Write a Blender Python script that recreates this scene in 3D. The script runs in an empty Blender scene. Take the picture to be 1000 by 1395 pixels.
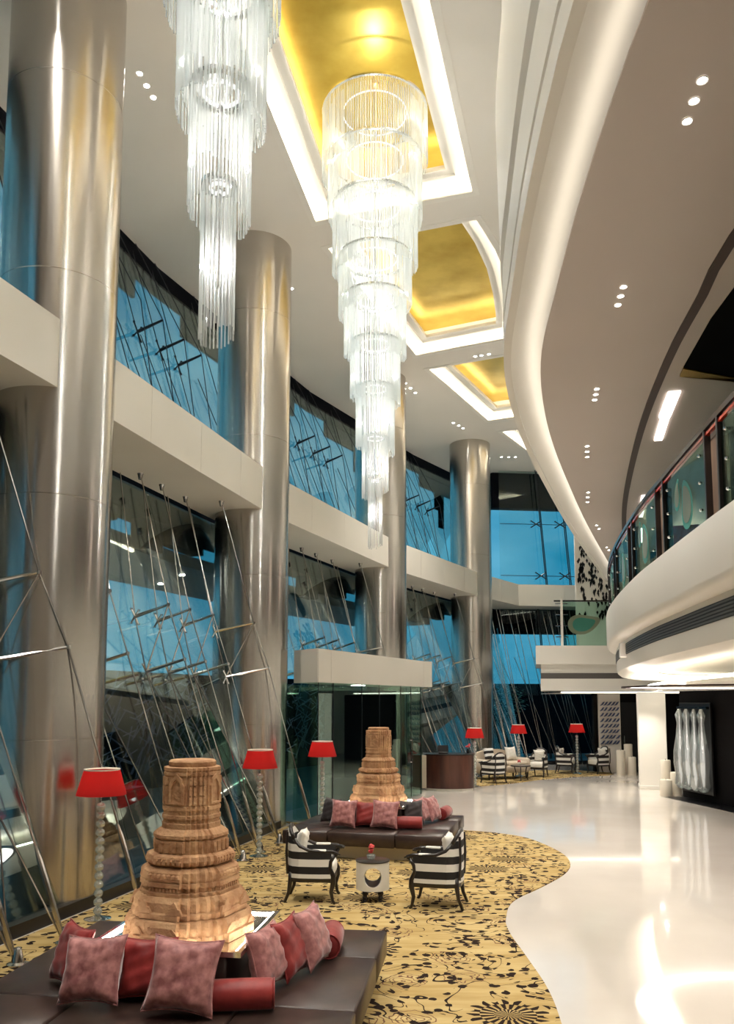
import bpy, bmesh, math, random
from mathutils import Vector, Matrix, Euler
random.seed(7)
PI = math.pi
SC = bpy.context.scene
COL = SC.collection
# ------------------------------------------------------------------ camera
F_PX, PITCH, PP_Y, CAM_H = 1120.0, math.radians(5.7), 843.0, 2.45
cam_d = bpy.data.cameras.new('camera'); cam = bpy.data.objects.new('camera', cam_d); COL.objects.link(cam)
cam.location = (0, 0, CAM_H); cam.rotation_euler = (PI/2 + PITCH, 0, 0)
cam_d.sensor_fit = 'VERTICAL'; cam_d.sensor_height = 36.0; cam_d.sensor_width = 36.0
cam_d.lens = 36.0*F_PX/1395.0; cam_d.shift_y = (PP_Y - 697.5)/1395.0
cam_d.clip_start = .05; cam_d.clip_end = 400
SC.camera = cam
# ------------------------------------------------------------------ view, world
SC.view_settings.view_transform = 'Standard'; SC.view_settings.look = 'None'
SC.view_settings.gamma = 1.0; SC.view_settings.use_curve_mapping = False
SC.view_settings.exposure = 0.55
SC.cycles.transparent_max_bounces = 28
SPOT_W = 600.0        # ceiling downlights
SOFFIT_W = 70.0      # mezzanine downlights
COVE_E = 16.0
CHAND_W = 60.0
wd = bpy.data.worlds.new('dusk_sky'); SC.world = wd; wd.use_nodes = True
nt = wd.node_tree; nt.nodes.clear()
wo = nt.nodes.new('ShaderNodeOutputWorld'); bg = nt.nodes.new('ShaderNodeBackground')
tc = nt.nodes.new('ShaderNodeTexCoord'); nz = nt.nodes.new('ShaderNodeTexNoise'); rp = nt.nodes.new('ShaderNodeValToRGB')
mp = nt.nodes.new('ShaderNodeMapping'); mp.inputs['Scale'].default_value = (1, 1, 2.2)
nz.inputs['Scale'].default_value = 3.2; nz.inputs['Detail'].default_value = 5; nz.inputs['Roughness'].default_value = .55
rp.color_ramp.elements[0].position = .36; rp.color_ramp.elements[0].color = (.008, .17, .30, 1)
rp.color_ramp.elements[1].position = .72; rp.color_ramp.elements[1].color = (.12, .36, .50, 1)
nt.links.new(tc.outputs['Generated'], mp.inputs['Vector']); nt.links.new(mp.outputs['Vector'], nz.inputs['Vector'])
nt.links.new(nz.outputs['Fac'], rp.inputs['Fac']); nt.links.new(rp.outputs['Color'], bg.inputs['Color'])
bg.inputs['Strength'].default_value = 1.0
nt.links.new(bg.outputs['Background'], wo.inputs['Surface'])

# ------------------------------------------------------------------ materials
MATS = {}
def mat(name, col=(.8,.8,.8), rough=.5, metal=0., **kw):
    m = bpy.data.materials.new(name); m.use_nodes = True
    b = m.node_tree.nodes['Principled BSDF']
    b.inputs['Base Color'].default_value = (*col, 1); b.inputs['Roughness'].default_value = rough; b.inputs['Metallic'].default_value = metal
    for k, v in kw.items():
        b.inputs[k.replace('_', ' ')].default_value = v
    MATS[name] = m; return m
def N(m, t, **kw):
    n = m.node_tree.nodes.new(t)
    for k, v in kw.items():
        if k in n.inputs: n.inputs[k].default_value = v
        else: setattr(n, k, v)
    return n
def LK(m, a, b): m.node_tree.links.new(a, b)
def BS(m): return m.node_tree.nodes['Principled BSDF']
def noisy(m, c1, c2, scale=4., detail=4, stretch=(1,1,1), lo=.35, hi=.65, bump=0., bscale=None):
    t = N(m, 'ShaderNodeTexCoord'); mp = N(m, 'ShaderNodeMapping'); mp.inputs['Scale'].default_value = stretch
    nz = N(m, 'ShaderNodeTexNoise'); nz.inputs['Scale'].default_value = scale; nz.inputs['Detail'].default_value = detail
    r = N(m, 'ShaderNodeValToRGB')
    r.color_ramp.elements[0].position = lo; r.color_ramp.elements[0].color = (*c1, 1)
    r.color_ramp.elements[1].position = hi; r.color_ramp.elements[1].color = (*c2, 1)
    LK(m, t.outputs['Object'], mp.inputs['Vector']); LK(m, mp.outputs['Vector'], nz.inputs['Vector'])
    LK(m, nz.outputs['Fac'], r.inputs['Fac']); LK(m, r.outputs['Color'], BS(m).inputs['Base Color'])
    if bump:
        n2 = N(m, 'ShaderNodeTexNoise'); n2.inputs['Scale'].default_value = bscale or scale*6; n2.inputs['Detail'].default_value = 5
        LK(m, mp.outputs['Vector'], n2.inputs['Vector'])
        bp = N(m, 'ShaderNodeBump'); bp.inputs['Strength'].default_value = bump; bp.inputs['Distance'].default_value = .02
        LK(m, n2.outputs['Fac'], bp.inputs['Height']); LK(m, bp.outputs['Normal'], BS(m).inputs['Normal'])
    return m
def emis(name, col, s):
    m = bpy.data.materials.new(name); m.use_nodes = True; m.node_tree.nodes.clear()
    e = N(m, 'ShaderNodeEmission'); e.inputs['Color'].default_value = (*col, 1); e.inputs['Strength'].default_value = s
    o = N(m, 'ShaderNodeOutputMaterial'); LK(m, e.outputs[0], o.inputs[0]); MATS[name] = m; return m
def thin_glass(name, tint=(1,1,1), refl=.12, rough=.0, body=None, bodyfac=.1, fk=.55):
    m = bpy.data.materials.new(name); m.use_nodes = True; m.node_tree.nodes.clear()
    o = N(m, 'ShaderNodeOutputMaterial'); tr = N(m, 'ShaderNodeBsdfTransparent'); tr.inputs[0].default_value = (*tint, 1)
    gl = N(m, 'ShaderNodeBsdfGlossy'); gl.inputs['Roughness'].default_value = rough; gl.inputs[0].default_value = (.95, 1, .98, 1)
    fr = N(m, 'ShaderNodeFresnel'); fr.inputs['IOR'].default_value = 1.5
    ma = N(m, 'ShaderNodeMath', operation='MULTIPLY_ADD', use_clamp=True); ma.inputs[1].default_value = fk; ma.inputs[2].default_value = refl - .04
    mx = N(m, 'ShaderNodeMixShader'); LK(m, fr.outputs[0], ma.inputs[0]); LK(m, ma.outputs[0], mx.inputs[0])
    base = tr.outputs[0]
    if body:
        df = N(m, 'ShaderNodeBsdfDiffuse'); df.inputs[0].default_value = (*body, 1)
        tl = N(m, 'ShaderNodeBsdfTranslucent'); tl.inputs[0].default_value = (*body, 1)
        a = N(m, 'ShaderNodeMixShader'); a.inputs[0].default_value = .5; LK(m, df.outputs[0], a.inputs[1]); LK(m, tl.outputs[0], a.inputs[2])
        m2 = N(m, 'ShaderNodeMixShader'); m2.inputs[0].default_value = bodyfac; LK(m, tr.outputs[0], m2.inputs[1]); LK(m, a.outputs[0], m2.inputs[2]); base = m2.outputs[0]
    LK(m, base, mx.inputs[1]); LK(m, gl.outputs[0], mx.inputs[2]); LK(m, mx.outputs[0], o.inputs[0]); MATS[name] = m; return m

noisy(mat('marble', rough=.085, Coat_Weight=.3, Coat_Roughness=.03), (.70,.64,.575), (.76,.705,.645), .7, 6)
noisy(mat('plaster', rough=.75), (.78,.74,.68), (.82,.78,.72), .35, 2)
noisy(mat('soffit_paint', rough=.5), (.55,.475,.435), (.59,.515,.475), .35, 2)
noisy(mat('white_paint', rough=.5), (.80,.77,.71), (.84,.81,.75), .5, 2)
noisy(mat('beam_panel', rough=.45), (.72,.69,.62), (.76,.73,.66), .5, 2)
noisy(mat('gold_leaf', rough=.33, metal=.75), (.47,.32,.045), (.63,.46,.09), 1.3, 5, bump=.04, bscale=14)
mat('night_glass', (.012,.02,.028), .12); mat('dark_panel', (.005,.005,.008), .8, Specular_IOR_Level=.1); mat('black', (.006,.006,.007), .35); mat('recess_shade_black', (.003,.003,.003), .9, Specular_IOR_Level=.05)
noisy(mat('dark_wall', rough=.75, Specular_IOR_Level=.15), (.004,.003,.003), (.006,.005,.005), 2)
mat('plinth', (.55,.48,.36), .5)
noisy(mat('dark_leather', rough=.34, Specular_IOR_Level=.5), (.030,.017,.014), (.048,.027,.021), 9, 5, bump=.05, bscale=120)
noisy(mat('black_wood', rough=.28, Coat_Weight=.3), (.010,.007,.006), (.02,.013,.011), 6)
noisy(mat('mahogany', rough=.3, Coat_Weight=.3), (.045,.014,.009), (.12,.042,.026), 5, 4, (1,1,.12))
noisy(mat('brown_wood', rough=.45), (.16,.10,.07), (.24,.16,.11), 5, 4, (1,1,.12))
mat('chrome', (.75,.75,.74), .12, 1.); mat('steel_rod', (.55,.53,.50), .22, 1.); mat('dark_rod', (.035,.035,.04), .35, .8)
noisy(mat('sandstone', rough=.85), (.38,.19,.09), (.62,.38,.20), 6, 6, bump=.9, bscale=30)
noisy(mat('velvet_mauve', rough=.55, Sheen_Weight=.7, Sheen_Roughness=.35), (.25,.08,.08), (.52,.23,.215), 15, 6, bump=.10, bscale=22)
noisy(mat('velvet_red', rough=.5, Sheen_Weight=.35, Sheen_Roughness=.4), (.20,.012,.012), (.34,.028,.024), 7, 4, bump=.12, bscale=14)
noisy(mat('velvet_black', rough=.6, Sheen_Weight=.2), (.010,.004,.005), (.02,.008,.009), 7)
mat('fabric_white', (.80,.77,.70), .8); mat('fabric_cream', (.60,.51,.40), .8); mat('ceramic_white', (.78,.75,.68), .25)
mat('candle_wax', (.72,.65,.54), .5); mat('flower_red', (.62,.06,.06), .5); mat('leaf_green', (.03,.13,.06), .5)
mat('red_lacquer', (.35,.03,.015), .2, Coat_Weight=.5); mat('blue_enamel', (.10,.13,.24), .3, .5); mat('planter', (.05,.025,.018), .5)
mat('ext_ground', (.13,.16,.165), .35); mat('ext_slab', (.14,.15,.17), .5); mat('lattice_dark', (.004,.004,.009), .8, Specular_IOR_Level=.1); mat('city_dark', (.03,.035,.035), .7); mat('city_window', (.06,.08,.08), .2); mat('lattice_bar', (.24,.26,.40), .5)
mat('grille', (.13,.12,.115), .4, .6); mat('grille_dark', (.03,.03,.03), .6); mat('gold_trim', (.55,.38,.10), .35, .8); mat('brown_slot', (.055,.028,.022), .5)
emis('cove_light', (1., .93, .78), COVE_E); emis('cove_soft', (1., .93, .80), COVE_E*.28); emis('gold_light', (1., .90, .70), COVE_E*.45); emis('lamp_disc', (1., .97, .92), 40.); emis('slot_light', (1., .88, .80), 5.)
emis('crystal_lamp', (1., .985, .96), 1.0); emis('tray_light', (1., .93, .8), 24.); emis('ledge_light', (.92, .96, 1.), COVE_E*.3); emis('core_light', (1., .96, .9), .55)
thin_glass('window_glass', (.90,.96,.95), .05); thin_glass('green_glass', (.80,.92,.87), .04, fk=.35); thin_glass('rail_glass', (.66,.82,.76), .04, fk=.22)
thin_glass('ball_glass', (.93,.95,.93), .30, .03, (.95,.95,.92), .34)
thin_glass('crystal', (.97,.98,.98), .12, .05, (1.,1.,1.), .30)
thin_glass('crystal_ring', (.9,.92,.92), .12, .05, (1.,1.,1.), .5)
thin_glass('etched', (.6,.85,.78), .06, .2, (.16,.50,.42), .65)
thin_glass('etched_pale', (.8,.85,.75), .06, .2, (.40,.42,.32), .7)

# brushed steel for the columns: circumferential brushing
m = mat('brushed_steel', (.54,.505,.46), .25, 1.)
t = N(m, 'ShaderNodeTexCoord'); mp = N(m, 'ShaderNodeMapping'); mp.inputs['Scale'].default_value = (1.2, 1.2, 60)
nz = N(m, 'ShaderNodeTexNoise'); nz.inputs['Scale'].default_value = 3.; nz.inputs['Detail'].default_value = 6
LK(m, t.outputs['Object'], mp.inputs['Vector']); LK(m, mp.outputs['Vector'], nz.inputs['Vector'])
mr = N(m, 'ShaderNodeMapRange'); mr.inputs['To Min'].default_value = .17; mr.inputs['To Max'].default_value = .29
LK(m, nz.outputs['Fac'], mr.inputs['Value']); LK(m, mr.outputs['Result'], BS(m).inputs['Roughness'])
tg = N(m, 'ShaderNodeTangent', direction_type='RADIAL', axis='Z'); LK(m, tg.outputs[0], BS(m).inputs['Tangent'])
BS(m).inputs['Anisotropic'].default_value = .75; BS(m).inputs['Anisotropic Rotation'].default_value = 0.25

# red pleated lamp shade
m = mat('shade_red', (.36,.008,.008), .8); b = BS(m)
tl = N(m, 'ShaderNodeBsdfTranslucent'); tl.inputs[0].default_value = (.50, .014, .012, 1); mx = N(m, 'ShaderNodeMixShader'); mx.inputs[0].default_value = .55
o = [n for n in m.node_tree.nodes if n.type == 'OUTPUT_MATERIAL'][0]
LK(m, b.outputs[0], mx.inputs[1]); LK(m, tl.outputs[0], mx.inputs[2]); LK(m, mx.outputs[0], o.inputs[0])

# black and white striped upholstery, stripes by height
m = mat('stripe_fabric', rough=.75)
t = N(m, 'ShaderNodeTexCoord'); sx = N(m, 'ShaderNodeSeparateXYZ'); LK(m, t.outputs['Object'], sx.inputs[0])
a = N(m, 'ShaderNodeMath', operation='MULTIPLY'); a.inputs[1].default_value = 1/.175; LK(m, sx.outputs['Z'], a.inputs[0])
fr = N(m, 'ShaderNodeMath', operation='FRACT'); LK(m, a.outputs[0], fr.inputs[0])
gt = N(m, 'ShaderNodeMath', operation='GREATER_THAN'); gt.inputs[1].default_value = .5; LK(m, fr.outputs[0], gt.inputs[0])
mc = N(m, 'ShaderNodeMix', data_type='RGBA'); mc.inputs[6].default_value = (.012,.010,.010,1); mc.inputs[7].default_value = (.80,.78,.74,1)
LK(m, gt.outputs[0], mc.inputs[0]); LK(m, mc.outputs[2], BS(m).inputs['Base Color'])

# floral carpet
def carpet_mat():
    m = mat('floral_carpet', rough=.95, Specular_IOR_Level=.1)
    M = lambda op, a=None, b=None, c=None: _m(m, op, a, b, c)
    t = N(m, 'ShaderNodeTexCoord'); co = t.outputs['Object']
    n1 = N(m, 'ShaderNodeTexNoise'); n1.inputs['Scale'].default_value = 1.; n1.inputs['Detail'].default_value = 4
    mp = N(m, 'ShaderNodeMapping'); mp.inputs['Scale'].default_value = (1.2, 7, 1); LK(m, co, mp.inputs['Vector']); LK(m, mp.outputs[0], n1.inputs['Vector'])
    rp = N(m, 'ShaderNodeValToRGB'); rp.color_ramp.elements[0].position = .3; rp.color_ramp.elements[0].color = (.38,.255,.09,1)
    rp.color_ramp.elements[1].position = .72; rp.color_ramp.elements[1].color = (.55,.42,.20,1); LK(m, n1.outputs['Fac'], rp.inputs['Fac'])
    # vines: level lines of smooth noise; leaves beside them
    nv = N(m, 'ShaderNodeTexNoise'); nv.inputs['Scale'].default_value = 1.5; nv.inputs['Detail'].default_value = 1.2; nv.inputs['Distortion'].default_value = 1.6; LK(m, co, nv.inputs['Vector'])
    dv = M('ABSOLUTE', M('SUBTRACT', M('FRACT', M('MULTIPLY', nv.outputs['Fac'], 5.)), .5))
    vine = M('LESS_THAN', dv, .038); near = M('LESS_THAN', dv, .30)
    vo = N(m, 'ShaderNodeTexVoronoi', voronoi_dimensions='2D'); vo.inputs['Scale'].default_value = 8.0; LK(m, co, vo.inputs['Vector'])
    sc = N(m, 'ShaderNodeSeparateColor'); LK(m, vo.outputs['Color'], sc.inputs[0])
    rad = M('MULTIPLY_ADD', sc.outputs[1], .20, .24)
    leaf = M('MULTIPLY', M('LESS_THAN', vo.outputs['Distance'], rad), M('MULTIPLY', near, M('GREATER_THAN', sc.outputs[0], .28)))
    # chrysanthemums
    vf = N(m, 'ShaderNodeTexVoronoi', voronoi_dimensions='2D'); vf.inputs['Scale'].default_value = .62; vf.inputs['Randomness'].default_value = .75; LK(m, co, vf.inputs['Vector'])
    sv = N(m, 'ShaderNodeVectorMath', operation='SUBTRACT'); LK(m, co, sv.inputs[0]); LK(m, vf.outputs['Position'], sv.inputs[1])
    sp = N(m, 'ShaderNodeSeparateXYZ'); LK(m, sv.outputs[0], sp.inputs[0])
    r = M('SQRT', M('ADD', M('MULTIPLY', sp.outputs[0], sp.outputs[0]), M('MULTIPLY', sp.outputs[1], sp.outputs[1])))
    an = M('ARCTAN2', sp.outputs[1], sp.outputs[0])
    ring = M('FLOOR', M('MULTIPLY', r, 9.))
    pet = M('SINE', M('ADD', M('MULTIPLY', an, 19.), M('MULTIPLY', ring, 2.4)))
    infl = M('LESS_THAN', r, M('MULTIPLY_ADD', M('SINE', M('MULTIPLY', an, 13.)), .03, .30))
    flower = M('MULTIPLY', infl, M('GREATER_THAN', pet, -.25))
    clear = M('GREATER_THAN', r, .36)
    # outlined pink-brown blooms
    vb = N(m, 'ShaderNodeTexVoronoi', voronoi_dimensions='2D'); vb.inputs['Scale'].default_value = 1.25; LK(m, co, vb.inputs['Vector'])
    nb = N(m, 'ShaderNodeTexNoise'); nb.inputs['Scale'].default_value = 9; nb.inputs['Detail'].default_value = 1; LK(m, co, nb.inputs['Vector'])
    db = M('ADD', vb.outputs['Distance'], M('MULTIPLY', M('SUBTRACT', nb.outputs['Fac'], .5), .22))
    bl = M('MULTIPLY', M('LESS_THAN', db, .25), M('GREATER_THAN', M('SINE', M('MULTIPLY', db, 95.)), .72))
    blk = M('MAXIMUM', flower, M('MULTIPLY', clear, M('MAXIMUM', vine, leaf)))
    brn = M('MULTIPLY', bl, clear)
    c1 = N(m, 'ShaderNodeMix', data_type='RGBA'); c1.inputs[7].default_value = (.17,.085,.05,1); LK(m, brn, c1.inputs[0]); LK(m, rp.outputs[0], c1.inputs[6])
    c2 = N(m, 'ShaderNodeMix', data_type='RGBA'); c2.inputs[7].default_value = (.022,.013,.010,1); LK(m, blk, c2.inputs[0]); LK(m, c1.outputs[2], c2.inputs[6])
    LK(m, c2.outputs[2], BS(m).inputs['Base Color'])
def _m(m, op, a, b, c):
    n = N(m, 'ShaderNodeMath', operation=op)
    for i, v in enumerate((a, b, c)):
        if v is None: continue
        if isinstance(v, (int, float)): n.inputs[i].default_value = v
        else: LK(m, v, n.inputs[i])
    return n.outputs[0]
carpet_mat()

# ------------------------------------------------------------------ mesh helpers
class MB:
    def __init__(s): s.v = []; s.f = []
    def add(s, vs, fs):
        k = len(s.v); s.v += [tuple(v) for v in vs]; s.f += [tuple(i+k for i in f) for f in fs]; return s
    def box(s, c, d, rz=0., M=None):
        hx, hy, hz = d[0]/2, d[1]/2, d[2]/2
        vs = [Vector((x, y, z)) for z in (-hz, hz) for x, y in ((-hx,-hy),(hx,-hy),(hx,hy),(-hx,hy))]
        R = Matrix.Rotation(rz, 3, 'Z') if M is None else M
        vs = [R @ v + Vector(c) for v in vs]
        return s.add(vs, [(3,2,1,0),(4,5,6,7),(0,1,5,4),(1,2,6,5),(2,3,7,6),(3,0,4,7)])
    def bbox(s, c, d, b=.01, rz=0.):          # box with chamfered edges
        hx, hy, hz = d[0]/2, d[1]/2, d[2]/2; R = Matrix.Rotation(rz, 3, 'Z'); rings = []
        for z, i in ((-hz, b), (-hz+b, 0), (hz-b, 0), (hz, b)):
            x, y = hx-i, hy-i; k = b if i == 0 else b*.6
            rings.append([(-x+k,-y,z),(x-k,-y,z),(x,-y+k,z),(x,y-k,z),(x-k,y,z),(-x+k,y,z),(-x,y-k,z),(-x,-y+k,z)])
        return s.loft([[R @ Vector(p) + Vector(c) for p in r] for r in rings])
    def loft(s, rings, closed=True, caps=True):
        n = len(rings[0]); vs = [p for r in rings for p in r]; fs = []
        for i in range(len(rings)-1):
            for j in range(n if closed else n-1):
                j2 = (j+1) % n
                fs.append((i*n+j, i*n+j2, (i+1)*n+j2, (i+1)*n+j))
        if caps and closed:
            fs.append(tuple(range(n-1, -1, -1))); fs.append(tuple((len(rings)-1)*n+j for j in range(n)))
        return s.add(vs, fs)
    def lathe(s, prof, seg=24, c=(0,0,0), caps=True):
        return s.loft([[(c[0]+r*math.cos(2*PI*j/seg), c[1]+r*math.sin(2*PI*j/seg), c[2]+z) for j in range(seg)] for r, z in prof], caps=caps)
    def tube(s, pts, r, seg=8, caps=True):
        pts = [Vector(p) for p in pts]; n = len(pts); rs = r if isinstance(r, (list, tuple)) else [r]*n; rings = []
        up = None
        for i, p in enumerate(pts):
            d = (pts[min(i+1, n-1)] - pts[max(i-1, 0)]).normalized()
            if up is None:
                up = Vector((0,0,1)) if abs(d.z) < .9 else Vector((1,0,0))
            x = d.cross(up).normalized(); y = x.cross(d).normalized(); up = y
            rings.append([p + rs[i]*(math.cos(2*PI*j/seg)*x + math.sin(2*PI*j/seg)*y) for j in range(seg)])
        return s.loft(rings, caps=caps)
    def prism(s, poly, z0, z1):
        n = len(poly)
        return s.add([(x,y,z0) for x,y in poly] + [(x,y,z1) for x,y in poly],
            [tuple(range(n-1,-1,-1)), tuple(range(n,2*n))] + [(i,(i+1)%n,(i+1)%n+n,i+n) for i in range(n)])
    def build(s, name, material, parent=None, smooth=False, ang=40):
        me = bpy.data.meshes.new(name); me.from_pydata(s.v, [], s.f)
        bm = bmesh.new(); bm.from_mesh(me); bmesh.ops.recalc_face_normals(bm, faces=bm.faces); bm.to_mesh(me); bm.free()
        if smooth:
            me.shade_smooth(); me.set_sharp_from_angle(angle=math.radians(ang))
        me.materials.append(MATS[material])
        o = bpy.data.objects.new(name, me); COL.objects.link(o)
        if parent: o.parent = parent
        return o
def tag(o, label, cat=None, group=None, kind=None):
    o['label'] = label
    if cat: o['category'] = cat
    if group: o['group'] = group
    if kind: o['kind'] = kind
    return o
def thing(name, label, cat, loc=(0,0,0), rz=0., group=None, kind=None):
    o = bpy.data.objects.new(name, None); COL.objects.link(o); o.location = loc; o.rotation_euler = (0,0,rz); o.empty_display_size = .1
    return tag(o, label, cat, group, kind)
def stuff(o): o['kind'] = 'stuff'; return o
def dup(root, loc, rz=0., label=None, group=None, scale=None):
    r = root.copy(); COL.objects.link(r); r.location = loc; r.rotation_euler = (0,0,rz)
    if label: r['label'] = label
    if group: r['group'] = group
    if scale: r.scale = (scale,)*3
    for ch in list(root.children):
        c = ch.copy(); COL.objects.link(c); c.parent = r
        for g in list(ch.children):
            d = g.copy(); COL.objects.link(d); d.parent = c
    return r
def light(name, typ, loc, energy, col=(1,.93,.82), parent=None, **kw):
    l = bpy.data.lights.new(name, typ); l.energy = energy; l.color = col
    for k, v in kw.items(): setattr(l, k, v)
    o = bpy.data.objects.new(name, l); COL.objects.link(o); o.location = loc
    if parent: o.parent = parent
    return o
# planar path with mitred offsets (offset > 0 lies to the right of travel = into the hall)
def offset(path, n, closed=False):
    out = []; k = len(path)
    for i in range(k):
        ds = []
        if i > 0: ds.append((Vector(path[i]) - Vector(path[i-1])).normalized())
        if i < k-1: ds.append((Vector(path[i+1]) - Vector(path[i])).normalized())
        ns = [Vector((d.y, -d.x)) for d in ds]
        b = sum(ns, Vector((0,0))).normalized(); q = b.dot(ns[0])
        p = Vector(path[i]) + b*(n/max(q, .5)); out.append((p.x, p.y))
    return out
def smooth_path(pts, step=.5):
    pts = [Vector(p) for p in pts]; out = []
    for i in range(len(pts)-1):
        p0 = pts[i-1] if i else pts[0]*2-pts[1]; p1, p2 = pts[i], pts[i+1]; p3 = pts[i+2] if i+2 < len(pts) else pts[-1]*2-pts[-2]
        k = max(2, int((p2-p1).length/step))
        for j in range(k):
            t = j/k
            out.append(.5*((2*p1)+(p2-p0)*t+(2*p0-5*p1+4*p2-p3)*t*t+(3*p1-p0-3*p2+p3)*t*t*t))
    out.append(pts[-1]); return [(p.x, p.y) for p in out]
def sweep(path, prof, closed=True):
    """profile [(offset, z)...] swept along a plan path"""
    offs = [offset(path, n) for n, z in prof]
    rings = [[(offs[k][i][0], offs[k][i][1], prof[k][1]) for k in range(len(prof))] for i in range(len(path))]
    m = MB(); m.loft(rings, closed=closed, caps=closed); return m
# ================================================================== the setting
CEIL = 11.95
C1, C2, C3, C4 = (-4.00,10.22), (-2.35,16.55), (.40,23.6), (3.83,29.9)
C0, E1, E2 = (-5.45,5.1), (5.75,32.75), (11.5,33.4)
P = [(-6.6,-2.0), C0, C1, C2, C3, C4, E1, E2]
LEAN, SKEW = .26, -.10
def glass_n(z): return .65 - LEAN*z
_oc = {}
def offP(n):
    k = round(n, 4)
    if k not in _oc: _oc[k] = offset(P, n)
    return _oc[k]
def bay_len(i): return (Vector(P[i+1])-Vector(P[i])).length
def B(i, s, n, z):
    o = offP(n); L = bay_len(i); a, b = Vector(o[i]), Vector(o[i+1]); p = a + (b-a)*(s/L); return (p.x, p.y, z)

# floor and carpets
tag(MB().prism([(-40,-12),(30,-12),(30,60),(-40,60)], -.2, -.002).build('ground_outside', 'ext_ground'), 'grey paved ground outside the glass wall', 'ground', kind='structure')
fl = [(-7.5,-9),(16,-9),(16,34)] + [(x, y) for x, y in reversed(offP(.62))]
fl = [(16,-9),(16,34),(11.5,33)] + [p for p in reversed(offP(.62)[:-1])] + [(-7,-9)]
tag(MB().prism(fl, -.1, 0).build('floor', 'marble'), 'polished cream marble floor with mirror-like reflections', 'floor', kind='structure')
edge = smooth_path([(.55,2.0),(.95,3.6),(1.3,5.2),(1.48,6.54),(1.54,7.3),(1.53,8.1),(1.51,9.04),(1.58,9.63),(1.80,10.39),(2.33,11.19),(2.83,12.03),(3.09,12.83),(3.12,13.75),(2.88,14.97),(2.45,15.54),(1.93,15.85),(1.2,16.1),(.3,16.2),(-.7,16.35),(-1.7,17.1)], .12)
g = offP(.66); seg1 = Vector(g[2]); seg2 = Vector(g[1])
cp = edge + [B(3,.35,.80,0)[:2], B(2,bay_len(2),.80,0)[:2], B(2,0,.80,0)[:2], B(1,.5,.80,0)[:2], (-4.0,2.0)]
tag(MB().prism(cp, 0, .014).build('floral_carpet', 'floral_carpet'), 'ochre carpet with black flowers and vines and a wavy edge', 'carpet')
rp_ = smooth_path([(2.9,23.7),(3.4,24.1),(4.4,24.9),(5.3,25.9),(6.6,26.9),(8.0,27.6),(8.3,28.3),(7.6,29.2),(6,29.4),(4.6,28.4),(3.4,26.6),(2.7,24.9),(2.9,23.7)], .4)[:-1]
tag(MB().prism(rp_, 0, .014).build('ochre_rug', 'floral_carpet'), 'small ochre patterned rug under the distant sofa and armchairs', 'rug')

# ceiling with gilded coffers
def inset(poly, d):
    n = len(poly); out = []
    A = sum(poly[i][0]*poly[(i+1)%n][1]-poly[(i+1)%n][0]*poly[i][1] for i in range(n)); sg = 1 if A > 0 else -1
    for i in range(n):
        a, b, c = Vector(poly[i-1]), Vector(poly[i]), Vector(poly[(i+1)%n])
        d1, d2 = (b-a).normalized(), (c-b).normalized(); n1 = Vector((-d1.y,d1.x))*sg; n2 = Vector((-d2.y,d2.x))*sg
        bb = (n1+n2).normalized(); p = b + bb*(d/max(.4, bb.dot(n1))); out.append((p.x,p.y))
    return out
COFF = [[(-2.75,3.2),(-.05,2.7),(.38,8.3),(-2.1,8.9)],
        [(-2.0,9.95),(.62,9.35),(2.0,14.56),(-1.03,15.54)],
        [(-.85,16.47),(2.18,15.41),(2.72,16.5),(3.15,17.6),(3.48,18.8),(3.72,19.9),(3.86,20.77),(1.36,21.93)],
        [(1.75,22.84),(4.5,21.6),(6.2,26.4),(4.14,27.27)],
        [(4.75,28.35),(6.9,27.4),(8.2,29.6),(6.1,30.6)]]
bm = bmesh.new()
outer = [p for p in offP(-2.45)[1:]] + [(16,33.4),(16,-9),(-7.9,-9)]
def loop(poly):
    vs = [bm.verts.new((x,y,CEIL)) for x,y in poly]; return [bm.edges.new((vs[i], vs[(i+1)%len(vs)])) for i in range(len(vs))]
ed = loop(outer)
for c in COFF: ed += loop(c)
bmesh.ops.triangle_fill(bm, use_beauty=True, use_dissolve=False, edges=ed)
me = bpy.data.meshes.new('ceiling'); bm.to_mesh(me); bm.free(); me.materials.append(MATS['plaster'])
ceiling = bpy.data.objects.new('ceiling', me); COL.objects.link(ceiling)
tag(ceiling, 'high beige plaster ceiling with recessed gilded coffers', 'ceiling', kind='structure')
for c in COFF:
    R = lambda i, z: [(x,y,z) for x,y in inset(c, i)]
    fr = MB().loft([R(.02,CEIL-.012), R(-.10,CEIL-.012), R(-.10,CEIL+.0), R(0,CEIL+.02), R(0,CEIL+.05), R(-.02,CEIL+.05), R(-.02,CEIL+.02), R(-.22,CEIL+.02), R(-.22,CEIL+.2), R(.30,CEIL+.2), R(.30,CEIL+.25), R(.46,CEIL+.25), R(.46,CEIL+.34), R(.43,CEIL+.34), R(.43,CEIL+.28), R(.0,CEIL+.28), R(.0,CEIL+.66)], caps=False).build('coffer_frame', 'white_paint', ceiling)
    MB().prism(inset(c, -.01), CEIL+.66, CEIL+.70).build('gold_panel', 'gold_leaf', fr)
    MB().loft([R(.24,CEIL+.30), R(.32,CEIL+.30), R(.32,CEIL+.32), R(.24,CEIL+.32), R(.24,CEIL+.30)], caps=False).build('light_strip', 'gold_light', fr)
    MB().loft([R(-.15,CEIL+.03), R(-.09,CEIL+.03), R(-.09,CEIL+.05), R(-.15,CEIL+.05), R(-.15,CEIL+.03)], caps=False).build('tray_strip', 'cove_light', fr)

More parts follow.
